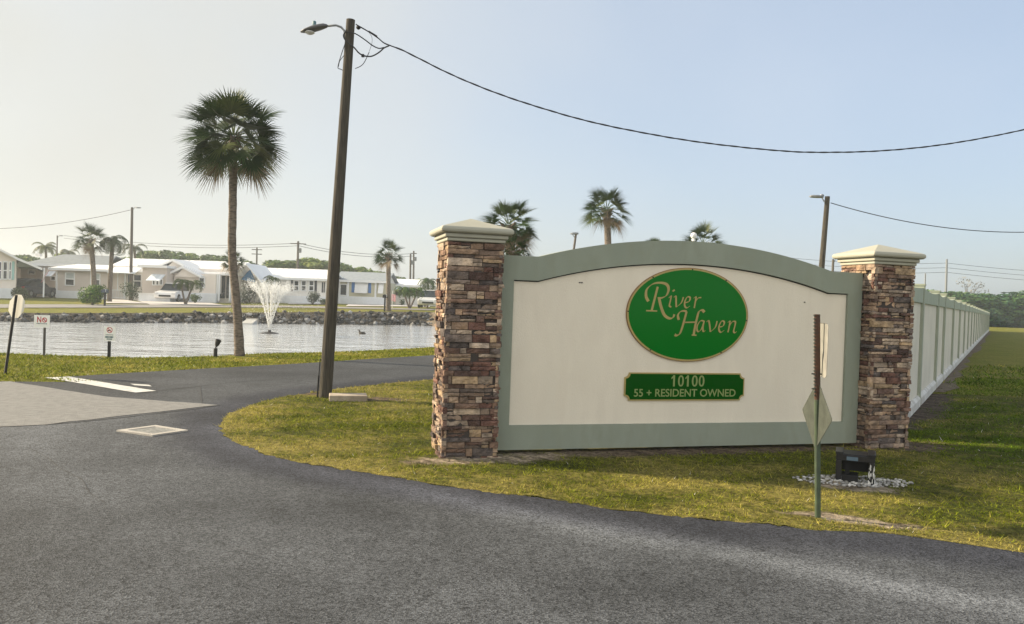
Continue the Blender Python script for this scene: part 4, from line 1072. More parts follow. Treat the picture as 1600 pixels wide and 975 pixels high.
# ------------------------------------------------------------------ broadleaf shrubs and trees
def leaf_cloud(lobes, n, size, seed, cols, up=.25):
    r = np.random.default_rng(seed); lob = np.array(lobes, float); vol = lob[:, 3] * lob[:, 4] * lob[:, 5]; idx = r.choice(len(lob), n, p=vol / vol.sum())
    d = r.normal(size=(n, 3)); d /= np.linalg.norm(d, axis=1)[:, None]; q = r.uniform(.55, 1.04, n)[:, None] ** .6
    c = lob[idx, :3] + d * lob[idx, 3:6] * q
    nn = d + r.normal(0, .6, (n, 3)) + np.array((0, 0, up)); nn /= np.linalg.norm(nn, axis=1)[:, None]
    a = np.cross(nn, r.normal(size=(n, 3))); a /= np.linalg.norm(a, axis=1)[:, None]; b = np.cross(nn, a); s = size * r.uniform(.6, 1.3, n)[:, None]
    V = np.stack([c - a * s, c + b * s * .55, c + a * s, c - b * s * .55], 1).reshape(-1, 3)
    pal = np.array(cols); lc = r.integers(0, len(pal), len(lob)); C = pal[np.where(r.random(n) < .55, lc[idx], r.integers(0, len(pal), n))] * r.uniform(.75, 1.25, n)[:, None]
    return V, np.repeat(C, 4, 0)
def cloud_obj(name, V, C, m, parent): return np_mesh(name, V, np.arange(len(V)).reshape(-1, 4), m, C, parent)
GREENS = [(.05, .12, .012), (.09, .18, .02), (.15, .24, .025), (.03, .07, .012)]
def shrub(label, px_c, Y, w, h, seed, n=1500, cols=GREENS, leaf=.06, name='shrub', cat='shrub', group=None):
    p = D(*px_c, Y); base = Vector((p.x, p.y, float(T(p.x, p.y)))); root = thing(name, label, cat, base, 0, group); r = random.Random(seed); lobes = []
    for k in range(12):
        a_ = r.uniform(0, 2 * PI); q = r.uniform(0, .6); lobes.append((math.cos(a_) * q * w * .5, math.sin(a_) * q * w * .4, h * r.uniform(.3, .68), w * r.uniform(.18, .28), w * r.uniform(.18, .28), h * r.uniform(.22, .34)))
    V, C = leaf_cloud(lobes, n, leaf, seed, cols); V[:, 2] = np.maximum(V[:, 2], -.02); cloud_obj('foliage', V, C, M['foliage'], root)
    b = MB()
    for k in range(6): a_ = k * 1.05; b.tube([(0, 0, -.05), (math.cos(a_) * w * .2, math.sin(a_) * w * .2, h * .6)], [.03, .012], 5)
    b.build('stems', M['trunk'], root); return root
shrub('big round bright green shrub beside the far road', (145, 470), 54.5, 2.35, 1.75, 1, 3200, leaf=.07)
shrub('loose shrub in front of the carport with the dark car', (31, 455), 63, 1.9, 1.1, 2, 1300, [(.05, .07, .02), (.07, .09, .03), (.03, .045, .015)])
shrub('spiky dark shrub at the foot of the far street lamp', (207, 462), 69, 2.1, 1.9, 3, 1300, [(.03, .06, .02), (.045, .08, .03), (.02, .035, .015)])
shrub('grey green spiky bush before the navy shuttered home', (489, 462), 74, 1.9, 1.5, 4, 1300, [(.06, .085, .06), (.10, .12, .09), (.03, .05, .03)])
shrub('low dark bush by the right corner of the navy shuttered home', (506, 470), 76, 1.3, .7, 5, 500, [(.03, .05, .02), (.05, .08, .03)])
shrub('dark green hedge mass beside the tall palm trunk and blue canopy', (390, 458), 77, 3.6, 2.5, 6, 2200, [(.018, .04, .016), (.028, .055, .02), (.04, .07, .03)])
shrub('pale feathery shrub behind the left of the fountain spray', (383, 466), 70, 1.5, 1.7, 7, 900, [(.16, .17, .15), (.10, .12, .09), (.06, .08, .05)])
shrub('small potted shrub against the pale home behind the dwarf palm clump', (628, 474), 84, .8, .9, 8, 300, [(.06, .10, .02), (.04, .07, .02)])
shrub('light green bush between the dwarf palm clump and the near pillar', (664, 474), 80, 1.3, 1.0, 9, 500, [(.06, .10, .03), (.09, .13, .05)])
shrub('small fern like plant under the window of the long home', (305, 463), 66, 1.4, 1.0, 10, 500, [(.04, .08, .02), (.07, .11, .03)])
shrub('reddish planter shrub on the white planter wall', (243, 459), 67.5, 1.1, .9, 12, 450, [(.14, .035, .02), (.10, .08, .02), (.07, .09, .02)])

def tree_proto(label, base, h, w, seed, cols, n=2600, leaf=.32, group=None, trunk_h=.35, thin=1.0):
    root = thing('broadleaf_tree', label, 'tree', base, 0, group); r = random.Random(seed); lobes = []
    b = MB(); b.tube([(0, 0, -.2), (.1, 0, h * .3), (.0, .1, h * .62)], [h * .03, h * .022, h * .01], 7)
    for k in range(13):
        a_ = r.uniform(0, 2 * PI); q = r.uniform(.15, 1); z = r.uniform(trunk_h, .9); rad = (1 - abs(z - .55) * 1.1) * w * .5
        c = (math.cos(a_) * q * rad, math.sin(a_) * q * rad, h * z); s_ = r.uniform(.13, .24) * w * thin
        lobes.append((*c, s_, s_, s_ * .75)); b.tube([(0, 0, h * r.uniform(.25, .5)), c], [h * .010, h * .003], 4)
    b.build('trunk', M['trunk'], root)
    V, C = leaf_cloud(lobes, n, leaf, seed, cols); cloud_obj('crown', V, C, M['foliage'], root); return root
FG = [(.13, .20, .045), (.19, .25, .06), (.08, .14, .035), (.24, .28, .08)]
far_trees = [(20, 392, 5.5, 'a'), (48, 388, 6, 'c'), (100, 390, 5, 'b'), (225, 392, 7, 'a'), (243, 386, 9, 'b'), (258, 378, 7, 'c'), (278, 386, 9, 'a'), (303, 390, 7, 'b'), (327, 386, 8, 'c'), (352, 396, 6, 'a'), (395, 398, 7, 'c'), (415, 398, 9, 'a'), (436, 403, 7, 'b'), (455, 398, 8, 'a'), (478, 396, 10, 'b'), (497, 395, 9, 'c'), (512, 400, 8, 'a'), (533, 408, 7, 'b'), (552, 408, 8, 'a'), (572, 412, 8, 'c'), (592, 420, 6, 'b'), (619, 424, 4, 'c'), (655, 432, 4, 'b')]
protos = {}
grp = 'hazy trees behind the homes'
spots = ['far left edge above the cream gable', 'left of the faded yellowish palm', 'between the hazy palms and two tall palms', 'right of the far street lamp', 'above the left end of the long white roof', 'tallest crown above the long white roof', 'above the gable of the long white roofed home', 'right of the gable of the long home', 'rounded crown left of the tall palm trunk', 'just left of the tall palm trunk', 'just right of the tall palm trunk', 'above the rake of the navy shuttered home', 'left of the crossarm utility pole', 'directly beside the crossarm utility pole', 'right of the crossarm utility pole', 'wide crown above the navy shuttered home', 'left of the leaning utility pole', 'right of the leaning utility pole', 'above the blue grey roof ridge', 'above the right end of the blue grey roof', 'left of the solitary fan palm', 'thin, right of the solitary fan palm', 'low, by the near stone pillar edge']
for (u, v, w, kd), wd in zip(far_trees, spots):
    Y = 112 + 14 * random.random(); p = D(u, v, Y); z0 = float(T(p.x, p.y)); h = p.z - z0; loc = (p.x, p.y, z0); lab = 'hazy green tree, ' + wd
    if kd not in protos:
        protos[kd] = (tree_proto(lab, loc, 8.0, 6.5 if kd != 'b' else 5.0, {'a': 51, 'b': 52, 'c': 53}[kd], FG if kd != 'c' else [(.10, .16, .045), (.14, .19, .06), (.07, .11, .04)], group=grp), 8.0)
        o = protos[kd][0]; o.scale = (h / 8 * .93,) * 3; o.rotation_euler.z = random.uniform(0, 6)
    else:
        o = copy_tree(protos[kd][0], loc, random.uniform(0, 6), h / 8 * .93, lab, grp)
    o.scale = (w / 6.0 * .95, w / 6.0 * .95, h / 8 * .93)
# dense wood at the right
DG = [(.030, .085, .030), (.05, .12, .035), (.085, .15, .04), (.018, .045, .02)]
grp2 = 'dark trees beyond the end of the fence'
wd2 = [(1482, 458, 8), (1502, 461, 8), (1520, 464, 9), (1540, 462, 9), (1560, 466, 9), (1578, 464, 10), (1597, 466, 10), (1620, 460, 11)]
wl = ['nearest the fence top', 'second from the fence top', 'with a level crown over the fence top', 'just left of the fence end', 'just right of the fence end', 'left of the blue bin', 'above the blue bin', 'at the right edge']
pr2 = None
for (u, v, w), wd in zip(wd2, wl):
    Y = 128 + 10 * random.random(); p = D(u, v, Y); h = p.z; lab = 'dense dark tree beyond the fence, ' + wd
    if pr2 is None: pr2 = o = tree_proto(lab, (p.x, p.y, 0), 6.0, 8.0, 61, DG, 4200, .34, grp2, .12, 1.25)
    else: o = copy_tree(pr2, (p.x, p.y, 0), random.uniform(0, 6), 1, lab, grp2)
    o.scale = (w / 7,) * 2 + (h / 6 * 1.0,)
o = tree_proto('bare thin grey tree sticking up over the dark wood', D(1512, 500, 150) * 1.0, 9.5, 6.0, 66, [(.16, .16, .15), (.2, .2, .19)], 260, .22, None, .5)
o.location.z = 0
wood = MB()

# ------------------------------------------------------------------ homes across the pond
def RX(u0, v0, u1, v1, Y):
    um, vm = (u0 + u1) / 2, (v0 + v1) / 2; return D(u0, vm, Y).x, D(u1, vm, Y).x, D(um, v1, Y).z, D(um, v0, Y).z
class Home:
    def __init__(s, name, label, px, Y, cat='house'):
        p = D(*px, Y); s.o = Vector((p.x, Y, float(T(p.x, Y)))); s.root = thing(name, label, cat, s.o)
    def wall(s, u0, v0, u1, v1, Y, depth, m, clap=True, name='wall', bottom=None):
        x0, x1, z0, z1 = RX(u0, v0, u1, v1, Y); b = MB(); z0 = z0 if bottom is None else bottom
        b.box((x0, Y, z0), (x1, Y + depth, z1))
        if clap:
            k = 0; z = z0 + .2
            while z < z1 - .05: b.box((x0 - .012, Y - .014, z), (x1 + .012, Y - .0005, z + .03)); z += .2
        return b.build(name, m, s.root, s.o)
    def skirt(s, u0, v0, u1, v1, Y, m=None, depth=.3, parent=None, name='skirting'):
        x0, x1, z0, z1 = RX(u0, v0, u1, v1, Y); b = MB(); b.box((x0, Y, z0 - .25), (x1, Y + depth, z1))
        x = x0
        while x < x1: b.box((x, Y - .015, z0 - .25), (x + .04, Y - .0005, z1 - .03)); x += .4
        return b.build(name, m or M['skirt'], s.root, s.o)
    def window(s, u0, v0, u1, v1, Y, parent=None, panes=(1, 2), top=None):
        x0, x1, z0, z1 = RX(u0, v0, u1, v1, Y); f = .09; b = MB()
        b.box((x0, Y - .08, z0), (x1, Y - .0152, z0 + f)); b.box((x0, Y - .08, z1 - f), (x1, Y - .0152, z1)); b.box((x0, Y - .08, z0 + f), (x0 + f, Y - .0152, z1 - f)); b.box((x1 - f, Y - .08, z0 + f), (x1, Y - .0152, z1 - f))
        for k in range(1, panes[0]): x = x0 + (x1 - x0) * k / panes[0]; b.box((x - .05, Y - .075, z0 + f), (x + .05, Y - .0153, z1 - f))
        for k in range(1, panes[1]): z = z0 + (z1 - z0) * k / panes[1]; b.box((x0 + f, Y - .07, z - .04), (x1 - f, Y - .0154, z + .04))
        w = b.build('window', M['fascia'], s.root, s.o); w.data = w.data
        b = MB(); b.box((x0 + f, Y - .03, z0 + f), (x1 - f, Y - .016, z1 - f)); b.build('pane', M['glass'], w, s.o)
        if top:
            zm = (z0 + z1) / 2; b = MB(); b.box((x0 + f, Y - .036, zm + .04), (x1 - f, Y - .031, z1 - f)); b.build('blind', M['blind'], w, s.o)
        return w
    def slab(s, u0, v0, u1, v1, Y, m, name='shutter', out=.05, depth=.03):
        x0, x1, z0, z1 = RX(u0, v0, u1, v1, Y); b = MB(); b.box((x0, Y - out, z0), (x1, Y - out + depth, z1))
        if name == 'shutter':
            z = z0 + .05
            while z < z1 - .04: b.box((x0 + .04, Y - out - .012, z), (x1 - .04, Y - out - .0005, z + .03)); z += .09
        return b.build(name, m, s.root, s.o)
    def roof(s, u0, u1, ve, vr, Y, depth, m, over=.35, th=.14, name='roof', hip=0.0, fascia=True):
        """ridge runs along x; ve, vr: picture heights of the front eave and ridge at mid length"""
        um = (u0 + u1) / 2; x0, x1 = D(u0, ve, Y).x, D(u1, ve, Y).x; ze = D(um, ve, Y - over).z; zr = D(um, vr, Y + depth / 2).z; y0, y1, ym = Y - over, Y + depth + over, Y + depth / 2
        b = MB(); vs = []
        for x, hx_ in ((x0, 1), (x1, -1)): vs += [(x, y0, ze), (x + hip * hx_, ym, zr), (x, y1, ze), (x, y0, ze - th), (x + hip * hx_, ym, zr - th), (x, y1, ze - th)]
        b.add(vs, [(0, 1, 7, 6), (1, 2, 8, 7), (3, 4, 10, 9), (4, 5, 11, 10), (0, 3, 9, 6), (2, 5, 11, 8), (0, 1, 4, 3), (1, 2, 5, 4), (6, 7, 10, 9), (7, 8, 11, 10)])
        if m in (M['whiteroof'],):
            x = x0 + .3
            while x < x1 - .2: b.add([(x, y0, ze + .005), (x + .04, y0, ze + .03), (x + .04, ym, zr + .03), (x, ym, zr + .005)], [(0, 1, 2, 3)]); x += .6
        r_ = b.build(name, m, s.root, s.o, fixn=False)
        if fascia: b = MB(); b.box((x0, y0 - .04, ze - th - .06), (x1, y0 - .002, ze + .03)); b.build('fascia', M['fascia'], r_, s.o)
        # gable infill
        for x in (x0 + .36, x1 - .42):
            if hip: break
            b = MB(); b.prism([(Y + .05, ze - th - .02), (Y + depth - .05, ze - th - .02), (ym, zr - th - .06)], x, x + .06)
            b.v = [(y, x, z) for x, y, z in b.v]; b.build('gable', M['lightwall'], r_, s.o)
        return r_
    def post(s, u, v0, v1, Y, w=.1, m=None): x = D(u, (v0 + v1) / 2, Y).x; b = MB(); b.box((x - w / 2, Y - w / 2, D(u, v1, Y).z - .1), (x + w / 2, Y + w / 2, D(u, v0, Y).z)); return b.build('post', m or M['fascia'], s.root, s.o)
    def awning(s, u0, v0, u1, v1, Y, out=.9, m=None, side=True, name='awning'):
        x0, x1, z0, z1 = RX(u0, v0, u1, v1, Y); b = MB()
        vs = [(x0, Y - .02, z1), (x1, Y - .02, z1), (x1, Y - out, z0), (x0, Y - out, z0)]; vs += [(x, y, z - .05) for x, y, z in vs]
        b.add(vs, [(0, 1, 2, 3), (4, 5, 6, 7), (0, 1, 5, 4), (1, 2, 6, 5), (2, 3, 7, 6), (3, 0, 4, 7)]); return b.build(name, m or M['awning'], s.root, s.o)
    def railing(s, u0, v0, u1, v1, Y):
        x0, x1, z0, z1 = RX(u0, v0, u1, v1, Y); b = MB(); b.box((x0, Y - .03, z1 - .08), (x1, Y + .03, z1)); b.box((x0, Y - .03, z0 + .06), (x1, Y + .03, z0 + .14)); x = x0 + .06
        while x < x1: b.box((x, Y - .018, z0 + .1405), (x + .045, Y + .018, z1 - .0805)); x += .15
        return b.build('railing', M['white'], s.root, s.o)

# home 1, far left with cream gable and carport
h = Home('mobile_home', 'cream gabled home with pale teal shutters at the left edge', (25, 462), 66); Y = 66
x0, x1 = D(-110, 440, Y).x, D(25, 440, Y).x; zb = h.o.z - .2; ze = D(25, 402, Y).z; xa = D(-45, 380, Y).x; za = D(-45, 366, Y).z; xr = D(66, 418, Y).x; zr_ = D(66, 419, Y).z
b = MB(); b.prism([(x0, zb), (x1, zb), (x1, ze - .12), (xa, za - .15), (x0, ze - .12)], Y, Y + 12); b.build('wall', M['pinkcream'], h.root, h.o)
b = MB(); zs = D(27, 403, Y).z
rfl = [(2 * xa - xr, zr_), (xa, za), (D(28, 402, Y).x, D(28, 403.5, Y).z), (xr, zr_)]
b.prism(rfl + [(x, z - .12) for x, z in rfl[::-1]], Y - .5, Y + 12.3, tri=True); rf1 = b.build('roof', M['shingle'], h.root, h.o)
b = MB(); b.prism([(x, z + .03) for x, z in rfl] + [(x, z - .17) for x, z in rfl[::-1]], Y - .56, Y - .502, tri=True); b.build('rake_board', M['fascia'], rf1, h.o)
b = MB(); b.box((D(26, 417, Y).x, Y + .2, D(40, 417.5, Y).z), (xr - .3, Y + 7, D(40, 416.8, Y).z)); b.build('carport_ceiling', M['under'], h.root, h.o)
b = MB(); b.prism([(D(26, 417, Y).x, D(26, 416.5, Y).z), (xr - .3, D(60, 417.5, Y).z), (D(29, 405, Y).x, D(29, 406, Y).z)], Y - .1, Y - .05); b.build('carport_gable', M['under'], h.root, h.o)
for u0, u1 in ((-9, -3), (-2, 3.5), (4.5, 12.5), (13.5, 18.5)): h.window(u0, 408.5, u1, 437, Y)
h.slab(18.8, 408.5, 22.5, 437, Y, M['teal']); h.skirt(-110, 448.5, 16, 461, Y - .32); h.post(66.5, 418, 463, Y - .2, .14)
h.root.rotation_euler.z = R(31); h.root.scale.x = .85
# flag on the carport post
fl_ = D(71, 417, 66.6); Y = 67.3; flag = thing('flag', 'small red and white striped flag with dark canton on the carport post', 'flag', D(66, 433, Y - .3))
b = MB(); p0, p1 = D(65.5, 437, Y - .3), D(80, 415.5, Y - .9); b.tube([p0, p1], .018, 6); b.build('staff', M['fascia'], flag, flag.location)
def cloth(u, v): # u along staff from tip, v hanging
    p = D(79.5, 417, Y - .88).lerp(D(70, 431, Y - .5), u); return p + Vector((-.32 * v - .05 * math.sin(u * 7) * v, -.06 * math.sin(u * 9 + v * 4), -.62 * v))
for nm, m_, test in (('red_stripes', M['flagred'], lambda i, j: (j % 2 == 0) and not (i < 3 and j < 7)), ('white_stripes', M['flagwhite'], lambda i, j: (j % 2 == 1) and not (i < 3 and j < 7)), ('canton', M['flagblue'], lambda i, j: i < 3 and j < 7)):
    b = MB()
    for i in range(8):
        for j in range(13):
            if test(i, j): b.add([cloth(j / 13, i / 8), cloth((j + 1) / 13, i / 8), cloth((j + 1) / 13, (i + 1) / 8), cloth(j / 13, (i + 1) / 8)], [(0, 1, 2, 3)])
    b.build(nm, m_, flag, flag.location, fixn=False)

# home 2, taupe with grey shingle roof
h = Home('mobile_home', 'taupe clapboard home with grey shingle roof and white porch railing', (120, 462), 76); Y = 76
h.wall(22, 414, 172, 462, Y, 8, M['taupe'], bottom=h.o.z - .2); h.roof(38, 172, 413.5, 397.5, Y, 8, M['shingle'], hip=1.5)
h.window(44, 421, 55.5, 429, Y, panes=(1, 1)); h.window(79, 431, 88, 438.5, Y, panes=(1, 1)); h.awning(77, 423.5, 88, 431.5, Y, .8)
Y2 = 71.5
h.wall(88.5, 424, 169, 456, Y2, 4, M['taupe']); h.skirt(88.5, 455, 169, 463.5, Y2 - .05)
x0, x1, z0, z1 = RX(80, 416, 200, 423.8, Y2); b = MB(); b.add([(x0, Y2 - .5, z0 - .0), (x1, Y2 - .5, z0), (x1, Y2 - .5, z1 - .25), (x0, Y2 - .5, z1 - .25), (x0, Y2 + 4.4, z0 + .3), (x1, Y2 + 4.4, z0 + .3), (x1, Y2 + 4.4, z1 + .28), (x0, Y2 + 4.4, z1 + .28)], [(0, 1, 2, 3), (4, 7, 6, 5), (3, 2, 6, 7), (0, 4, 5, 1), (1, 5, 6, 2), (0, 3, 7, 4)]); b.build('extension_roof', M['whiteroof'], h.root, h.o)
h.window(102, 425.5, 117.5, 446.5, Y2, top=True); h.window(146, 427, 157.5, 447, Y2, top=True); h.post(88.5, 424, 463, Y2 - .04, .14); h.post(142, 424, 455, Y2 - .04, .1)
h.wall(169.2, 425, 197, 466, Y2 + 1.8, 2.2, M['taupe'], name='porch_wall'); h.window(171, 428, 176.5, 449, Y2 + 1.8); h.slab(178, 428, 186, 455, Y2 + 1.8, M['glass'], 'screen'); h.slab(188, 428, 195, 455, Y2 + 1.8, M['glass'], 'screen')
h.railing(171.5, 452.5, 197, 467, Y2 - .1); h.post(195.8, 425, 467, Y2, .15); h.post(171.5, 425, 467, Y2, .1); h.post(184, 426, 452, Y2 + .02, .07)
b = MB(); p = D(60, 399, Y + 3); b.box(p - Vector((.2, .2, .1)), p + Vector((.25, .2, .16))); p = D(56, 398.5, Y + 3); b.tube([p, p + Vector((0, 0, .35))], .06, 8); b.build('roof_vent', M['fascia'], h.root, h.o)
cbn = thing('utility_cabinet', 'dark green low cabinet with two white tags beside taupe home', 'utility box', Vector((D(77, 457, 73).x, 73, float(T(D(77, 457, 73).x, 73)))))
x0, x1, z0, z1 = RX(67, 450, 88, 463, 73); b = MB(); b.box((x0, 73, z0 - .1), (x1, 74, z1)); b.box((x0 - .05, 72.95, z1 + .0005), (x1 + .05, 74.05, z1 + .05)); b.build('cabinet_body', M['cabinet'], cbn, cbn.location)
for u in (76, 80): x0, x1, z0, z1 = RX(u, 452.5, u + 1.8, 457.5, 72.99); b = MB(); b.box((x0, 72.97, z0), (x1, 72.995, z1)); b.build('tag', M['white'], cbn, cbn.location)

# home 3, long white roof
h = Home('mobile_home', 'long home with white metal roof, front gables and awning over three windows', (290, 468), 70); Y = 72
h.wall(170, 418, 358, 466, Y, 8, M['pinkcream'], bottom=h.o.z - .2); h.roof(163, 366, 424, 405.5, Y, 8, M['whiteroof'])
h.skirt(262, 456.5, 340, 470, Y - .32)
h.wall(198.5, 425, 224, 462, 71, 1, M['lightwall'], name='bay_wall', bottom=h.o.z - .2); h.window(208.5, 428.5, 222, 449.5, 71); h.slab(200, 428, 208, 449, 71, M['glass'], 'screen')
h.awning(180, 417.5, 222.5, 427, 71.2, 1.4, M['awning'], name='porch_awning')
h.wall(222.5, 418.5, 260, 462, 69, 3, M['taupe'], name='sunroom_wall', bottom=h.o.z - .2)
x0, x1, z0, z1 = RX(218, 414.5, 264, 418.4, 69); b = MB(); b.box((x0, 68.6, z0 + .0), (x1, 72.4, z1)); b.build('sunroom_roof', M['whiteroof'], h.root, h.o)
for u in (238, 243.5, 249.5): h.window(u, 435.5, u + 5.5, 446, 69, panes=(1, 1))
h.awning(237, 428.5, 258.5, 438.5, 69, 1.1)
# gables
for (uL, uA, uR, vb, va, Yg, nm) in ((246, 271, 312, 421, 405.5, 70.6, 'front_gable'), (268, 287, 316, 427, 416.5, 70.0, 'small_gable')):
    xl, xa_, xr2 = D(uL, vb, Yg).x, D(uA, va, Yg).x, D(uR, vb + 5, Yg).x; zl, za_, zr2 = D(uL, vb - 4, Yg).z, D(uA, va, Yg).z, D(uR, vb + 5, Yg).z
    b = MB(); b.prism([(xl + .3, zr2 - .1), (xr2 - .3, zr2 - .1), (xa_, za_ - .15)], Yg, Yg + .9, tri=True); g_ = b.build(nm, M['pinkcream'], h.root, h.o)
    b = MB(); prof = [(xl, za_ - (za_ - zr2) * (xa_ - xl) / (xr2 - xa_)), (xa_, za_), (xr2, zr2)]; b.prism([(x, z + .04) for x, z in prof] + [(x, z - .16) for x, z in prof[::-1]], Yg - .3, Yg + 3.6, tri=True); b.build('gable_roof', M['whiteroof'], g_, h.o)
h.wall(272, 427.5, 337, 458, 70.4, 1.6, M['pinkcream'], name='front_wall'); h.window(311, 432, 320.5, 450, 70.4); h.skirt(272, 457.5, 337, 469.5, 70.2)
h.slab(341, 431, 352, 466, Y - .1, M['glass'], 'porch_glass'); h.slab(354, 431, 360, 466, Y - .1, M['glass'], 'porch_glass')
for u in (339.5, 342.5, 359.5): h.post(u, 428, 468, 70.6, .13)
pl = thing('planter_wall', 'low white planter wall in front of the sunroom with awning', 'planter', Vector((D(243, 468, 68).x, 68, float(T(D(243, 468, 68).x, 68)))))
x0, x1, z0, z1 = RX(219, 459.5, 268.5, 470.5, 67.5); b = MB(); b.box((x0, 67.2, z0 - .3), (x1, 67.5, z1)); b.box((x0, 67.5, z0 - .3), (x0 + .3, 68.6, z1)); b.box((x1 - .3, 67.5, z0 - .3), (x1, 68.6, z1)); b.build('wall', M['skirt'], pl, pl.location)
x0, x1, z0, z1 = RX(219, 459.5, 268.5, 460.8, 67.5); b = MB(); b.box((x0 - .05, 67.12, z1 - .0), (x1 + .05, 67.55, z1 + .07)); b.build('coping', M['white'], pl, pl.location)
x0, x1, z0, z1 = RX(219, 461.5, 268.5, 470.5, 67.5); b = MB(); b.box((x0 + .31, 67.51, z0 - .2), (x1 - .31, 68.6, z1)); b.build('soil', M['soil'], pl, pl.location)

# home 4, navy shutters
h = Home('mobile_home', 'off white home with navy shutters and white roof behind the fountain', (460, 470), 79); Y = 79
h.wall(392, 434.5, 511, 470, Y, 8, M['lightwall'], bottom=h.o.z - .2); h.roof(383, 516, 434, 419.5, Y, 8, M['whiteroof'], hip=.6)
for u in (459, 470.5, 482.5): h.window(u, 438, u + 8.6, 455, Y)
h.slab(454.6, 438, 458, 455, Y, M['navy']); h.slab(491.8, 438.5, 495.2, 455.5, Y, M['navy']); h.skirt(404, 462, 511, 475, Y - .32)
h.slab(503, 441, 504.8, 457, Y, M['navy'], 'shutter'); h.slab(506, 441, 507.6, 457, Y, M['navy'], 'shutter')
h.slab(415, 446, 437, 453, Y, M['glass'], 'porch_screen')
for u in (416, 424, 431):
    x0, x1, z0, z1 = RX(u, 438, u + 6.5, 446.5, Y - .4); n = 8; prof = [(x0, z0), (x1, z0)] + [((x0 + x1) / 2 + (x1 - x0) / 2 * math.cos(PI * k / n), z1 - .3 + .3 * math.sin(PI * k / n)) for k in range(n + 1)]
    b = MB(); b.prism(prof, Y - .45, Y - .38); b.build('arched_panel', M['white'], h.root, h.o)
for u in (416, 426, 434): h.post(u + 1, 446, 462, Y - .4, .2)
# rake of its left porch with blue canopy
b = MB(); p0, p1 = D(384, 411, 74), D(413, 446, 74); b.add([p0, p1, p1 + Vector((0, 6, 0)), p0 + Vector((0, 6, 0)), p0 - Vector((0, 0, .14)), p1 - Vector((0, 0, .14)), p1 + Vector((0, 6, -.14)), p0 + Vector((0, 6, -.14))], [(0, 1, 2, 3), (4, 5, 6, 7), (0, 1, 5, 4), (1, 2, 6, 5), (2, 3, 7, 6), (3, 0, 4, 7)]); b.build('porch_roof', M['whiteroof'], h.root, h.o)
cn = thing('canopy', 'blue fabric canopy half hidden by hedge right of the tall palm trunk', 'canopy', Vector((D(388, 440, 75).x, 75, float(T(D(388, 440, 75).x, 75)))))
b = MB(); q = [D(377, 437, 75), D(399, 441, 75), D(399, 437, 77.5), D(377, 433, 77.5)]; apex = D(391, 421, 76.2); b.add(q + [apex], [(0, 1, 4), (1, 2, 4), (2, 3, 4), (3, 0, 4)]); b.build('cover', M['bluetarp'], cn, cn.location)
for p in q: b = MB(); b.tube([p, Vector((p.x, p.y, cn.location.z - .05))], .03, 6); b.build('pole', M['metal'], cn, cn.location)

# home 5, blue shutters
h = Home('mobile_home', 'pale yellow home with bright blue shutters and blue grey roof', (570, 473), 85); Y = 85
h.wall(525, 440, 603, 475, Y, 8, M['yellowcream'], bottom=h.o.z - .2); h.roof(520, 606, 438.5, 425, Y, 8, M['shingle2'])
h.slab(549.5, 440.5, 554.5, 457, Y, M['blue']); h.slab(575.5, 442, 580, 458, Y, M['blue']); h.window(531, 443.5, 542.5, 462, Y, panes=(1, 1))
x0, x1, z0, z1 = RX(555, 440.5, 575, 458, Y); b = MB(); vs = [(x0, Y - .05, z1), (x1, Y - .05, z1), (x1, Y - .45, z0), (x0, Y - .45, z0)]; vs += [(a_, c_ + .05, e_) for a_, c_, e_ in vs]
b.add(vs, [(0, 1, 2, 3), (4, 7, 6, 5), (0, 4, 5, 1), (1, 5, 6, 2), (2, 6, 7, 3), (3, 7, 4, 0)])
for k in range(6): x = x0 + (x1 - x0) * (k + .5) / 6; b.add([(x - .02, Y - .075, z1), (x + .02, Y - .075, z1), (x + .02, Y - .475, z0), (x - .02, Y - .475, z0)], [(0, 1, 2, 3)])
b.build('bahama_shutter', M['white'], h.root, h.o, fixn=False)
h.skirt(528, 463.5, 603, 476, Y - .32); h.post(544, 440, 463, Y - .1, .2); h.post(587, 440, 464, Y - .06, .2)
h.slab(591.5, 444, 597, 458, Y, M['blue'], 'shutter'); h.awning(592, 442, 600, 458, Y, .7, M['white'], name='tilted_shutter')

# home 6
h = Home('mobile_home', 'low white roofed home behind the dwarf palm clump by the near pillar', (645, 476), 92); Y = 92
h.wall(607, 450, 720, 478, Y, 8, M['lightwall'], bottom=h.o.z - .2); h.roof(600, 725, 446.5, 437, Y, 8, M['whiteroof'])
h.slab(612, 452, 680, 462.5, Y, M['glass'], 'window_band'); h.awning(606, 447, 640, 452, Y, 1.0)
for u in (628, 645, 662): h.slab(u, 452, u + 1, 462.5, Y - .03, M['fascia'], 'mullion')

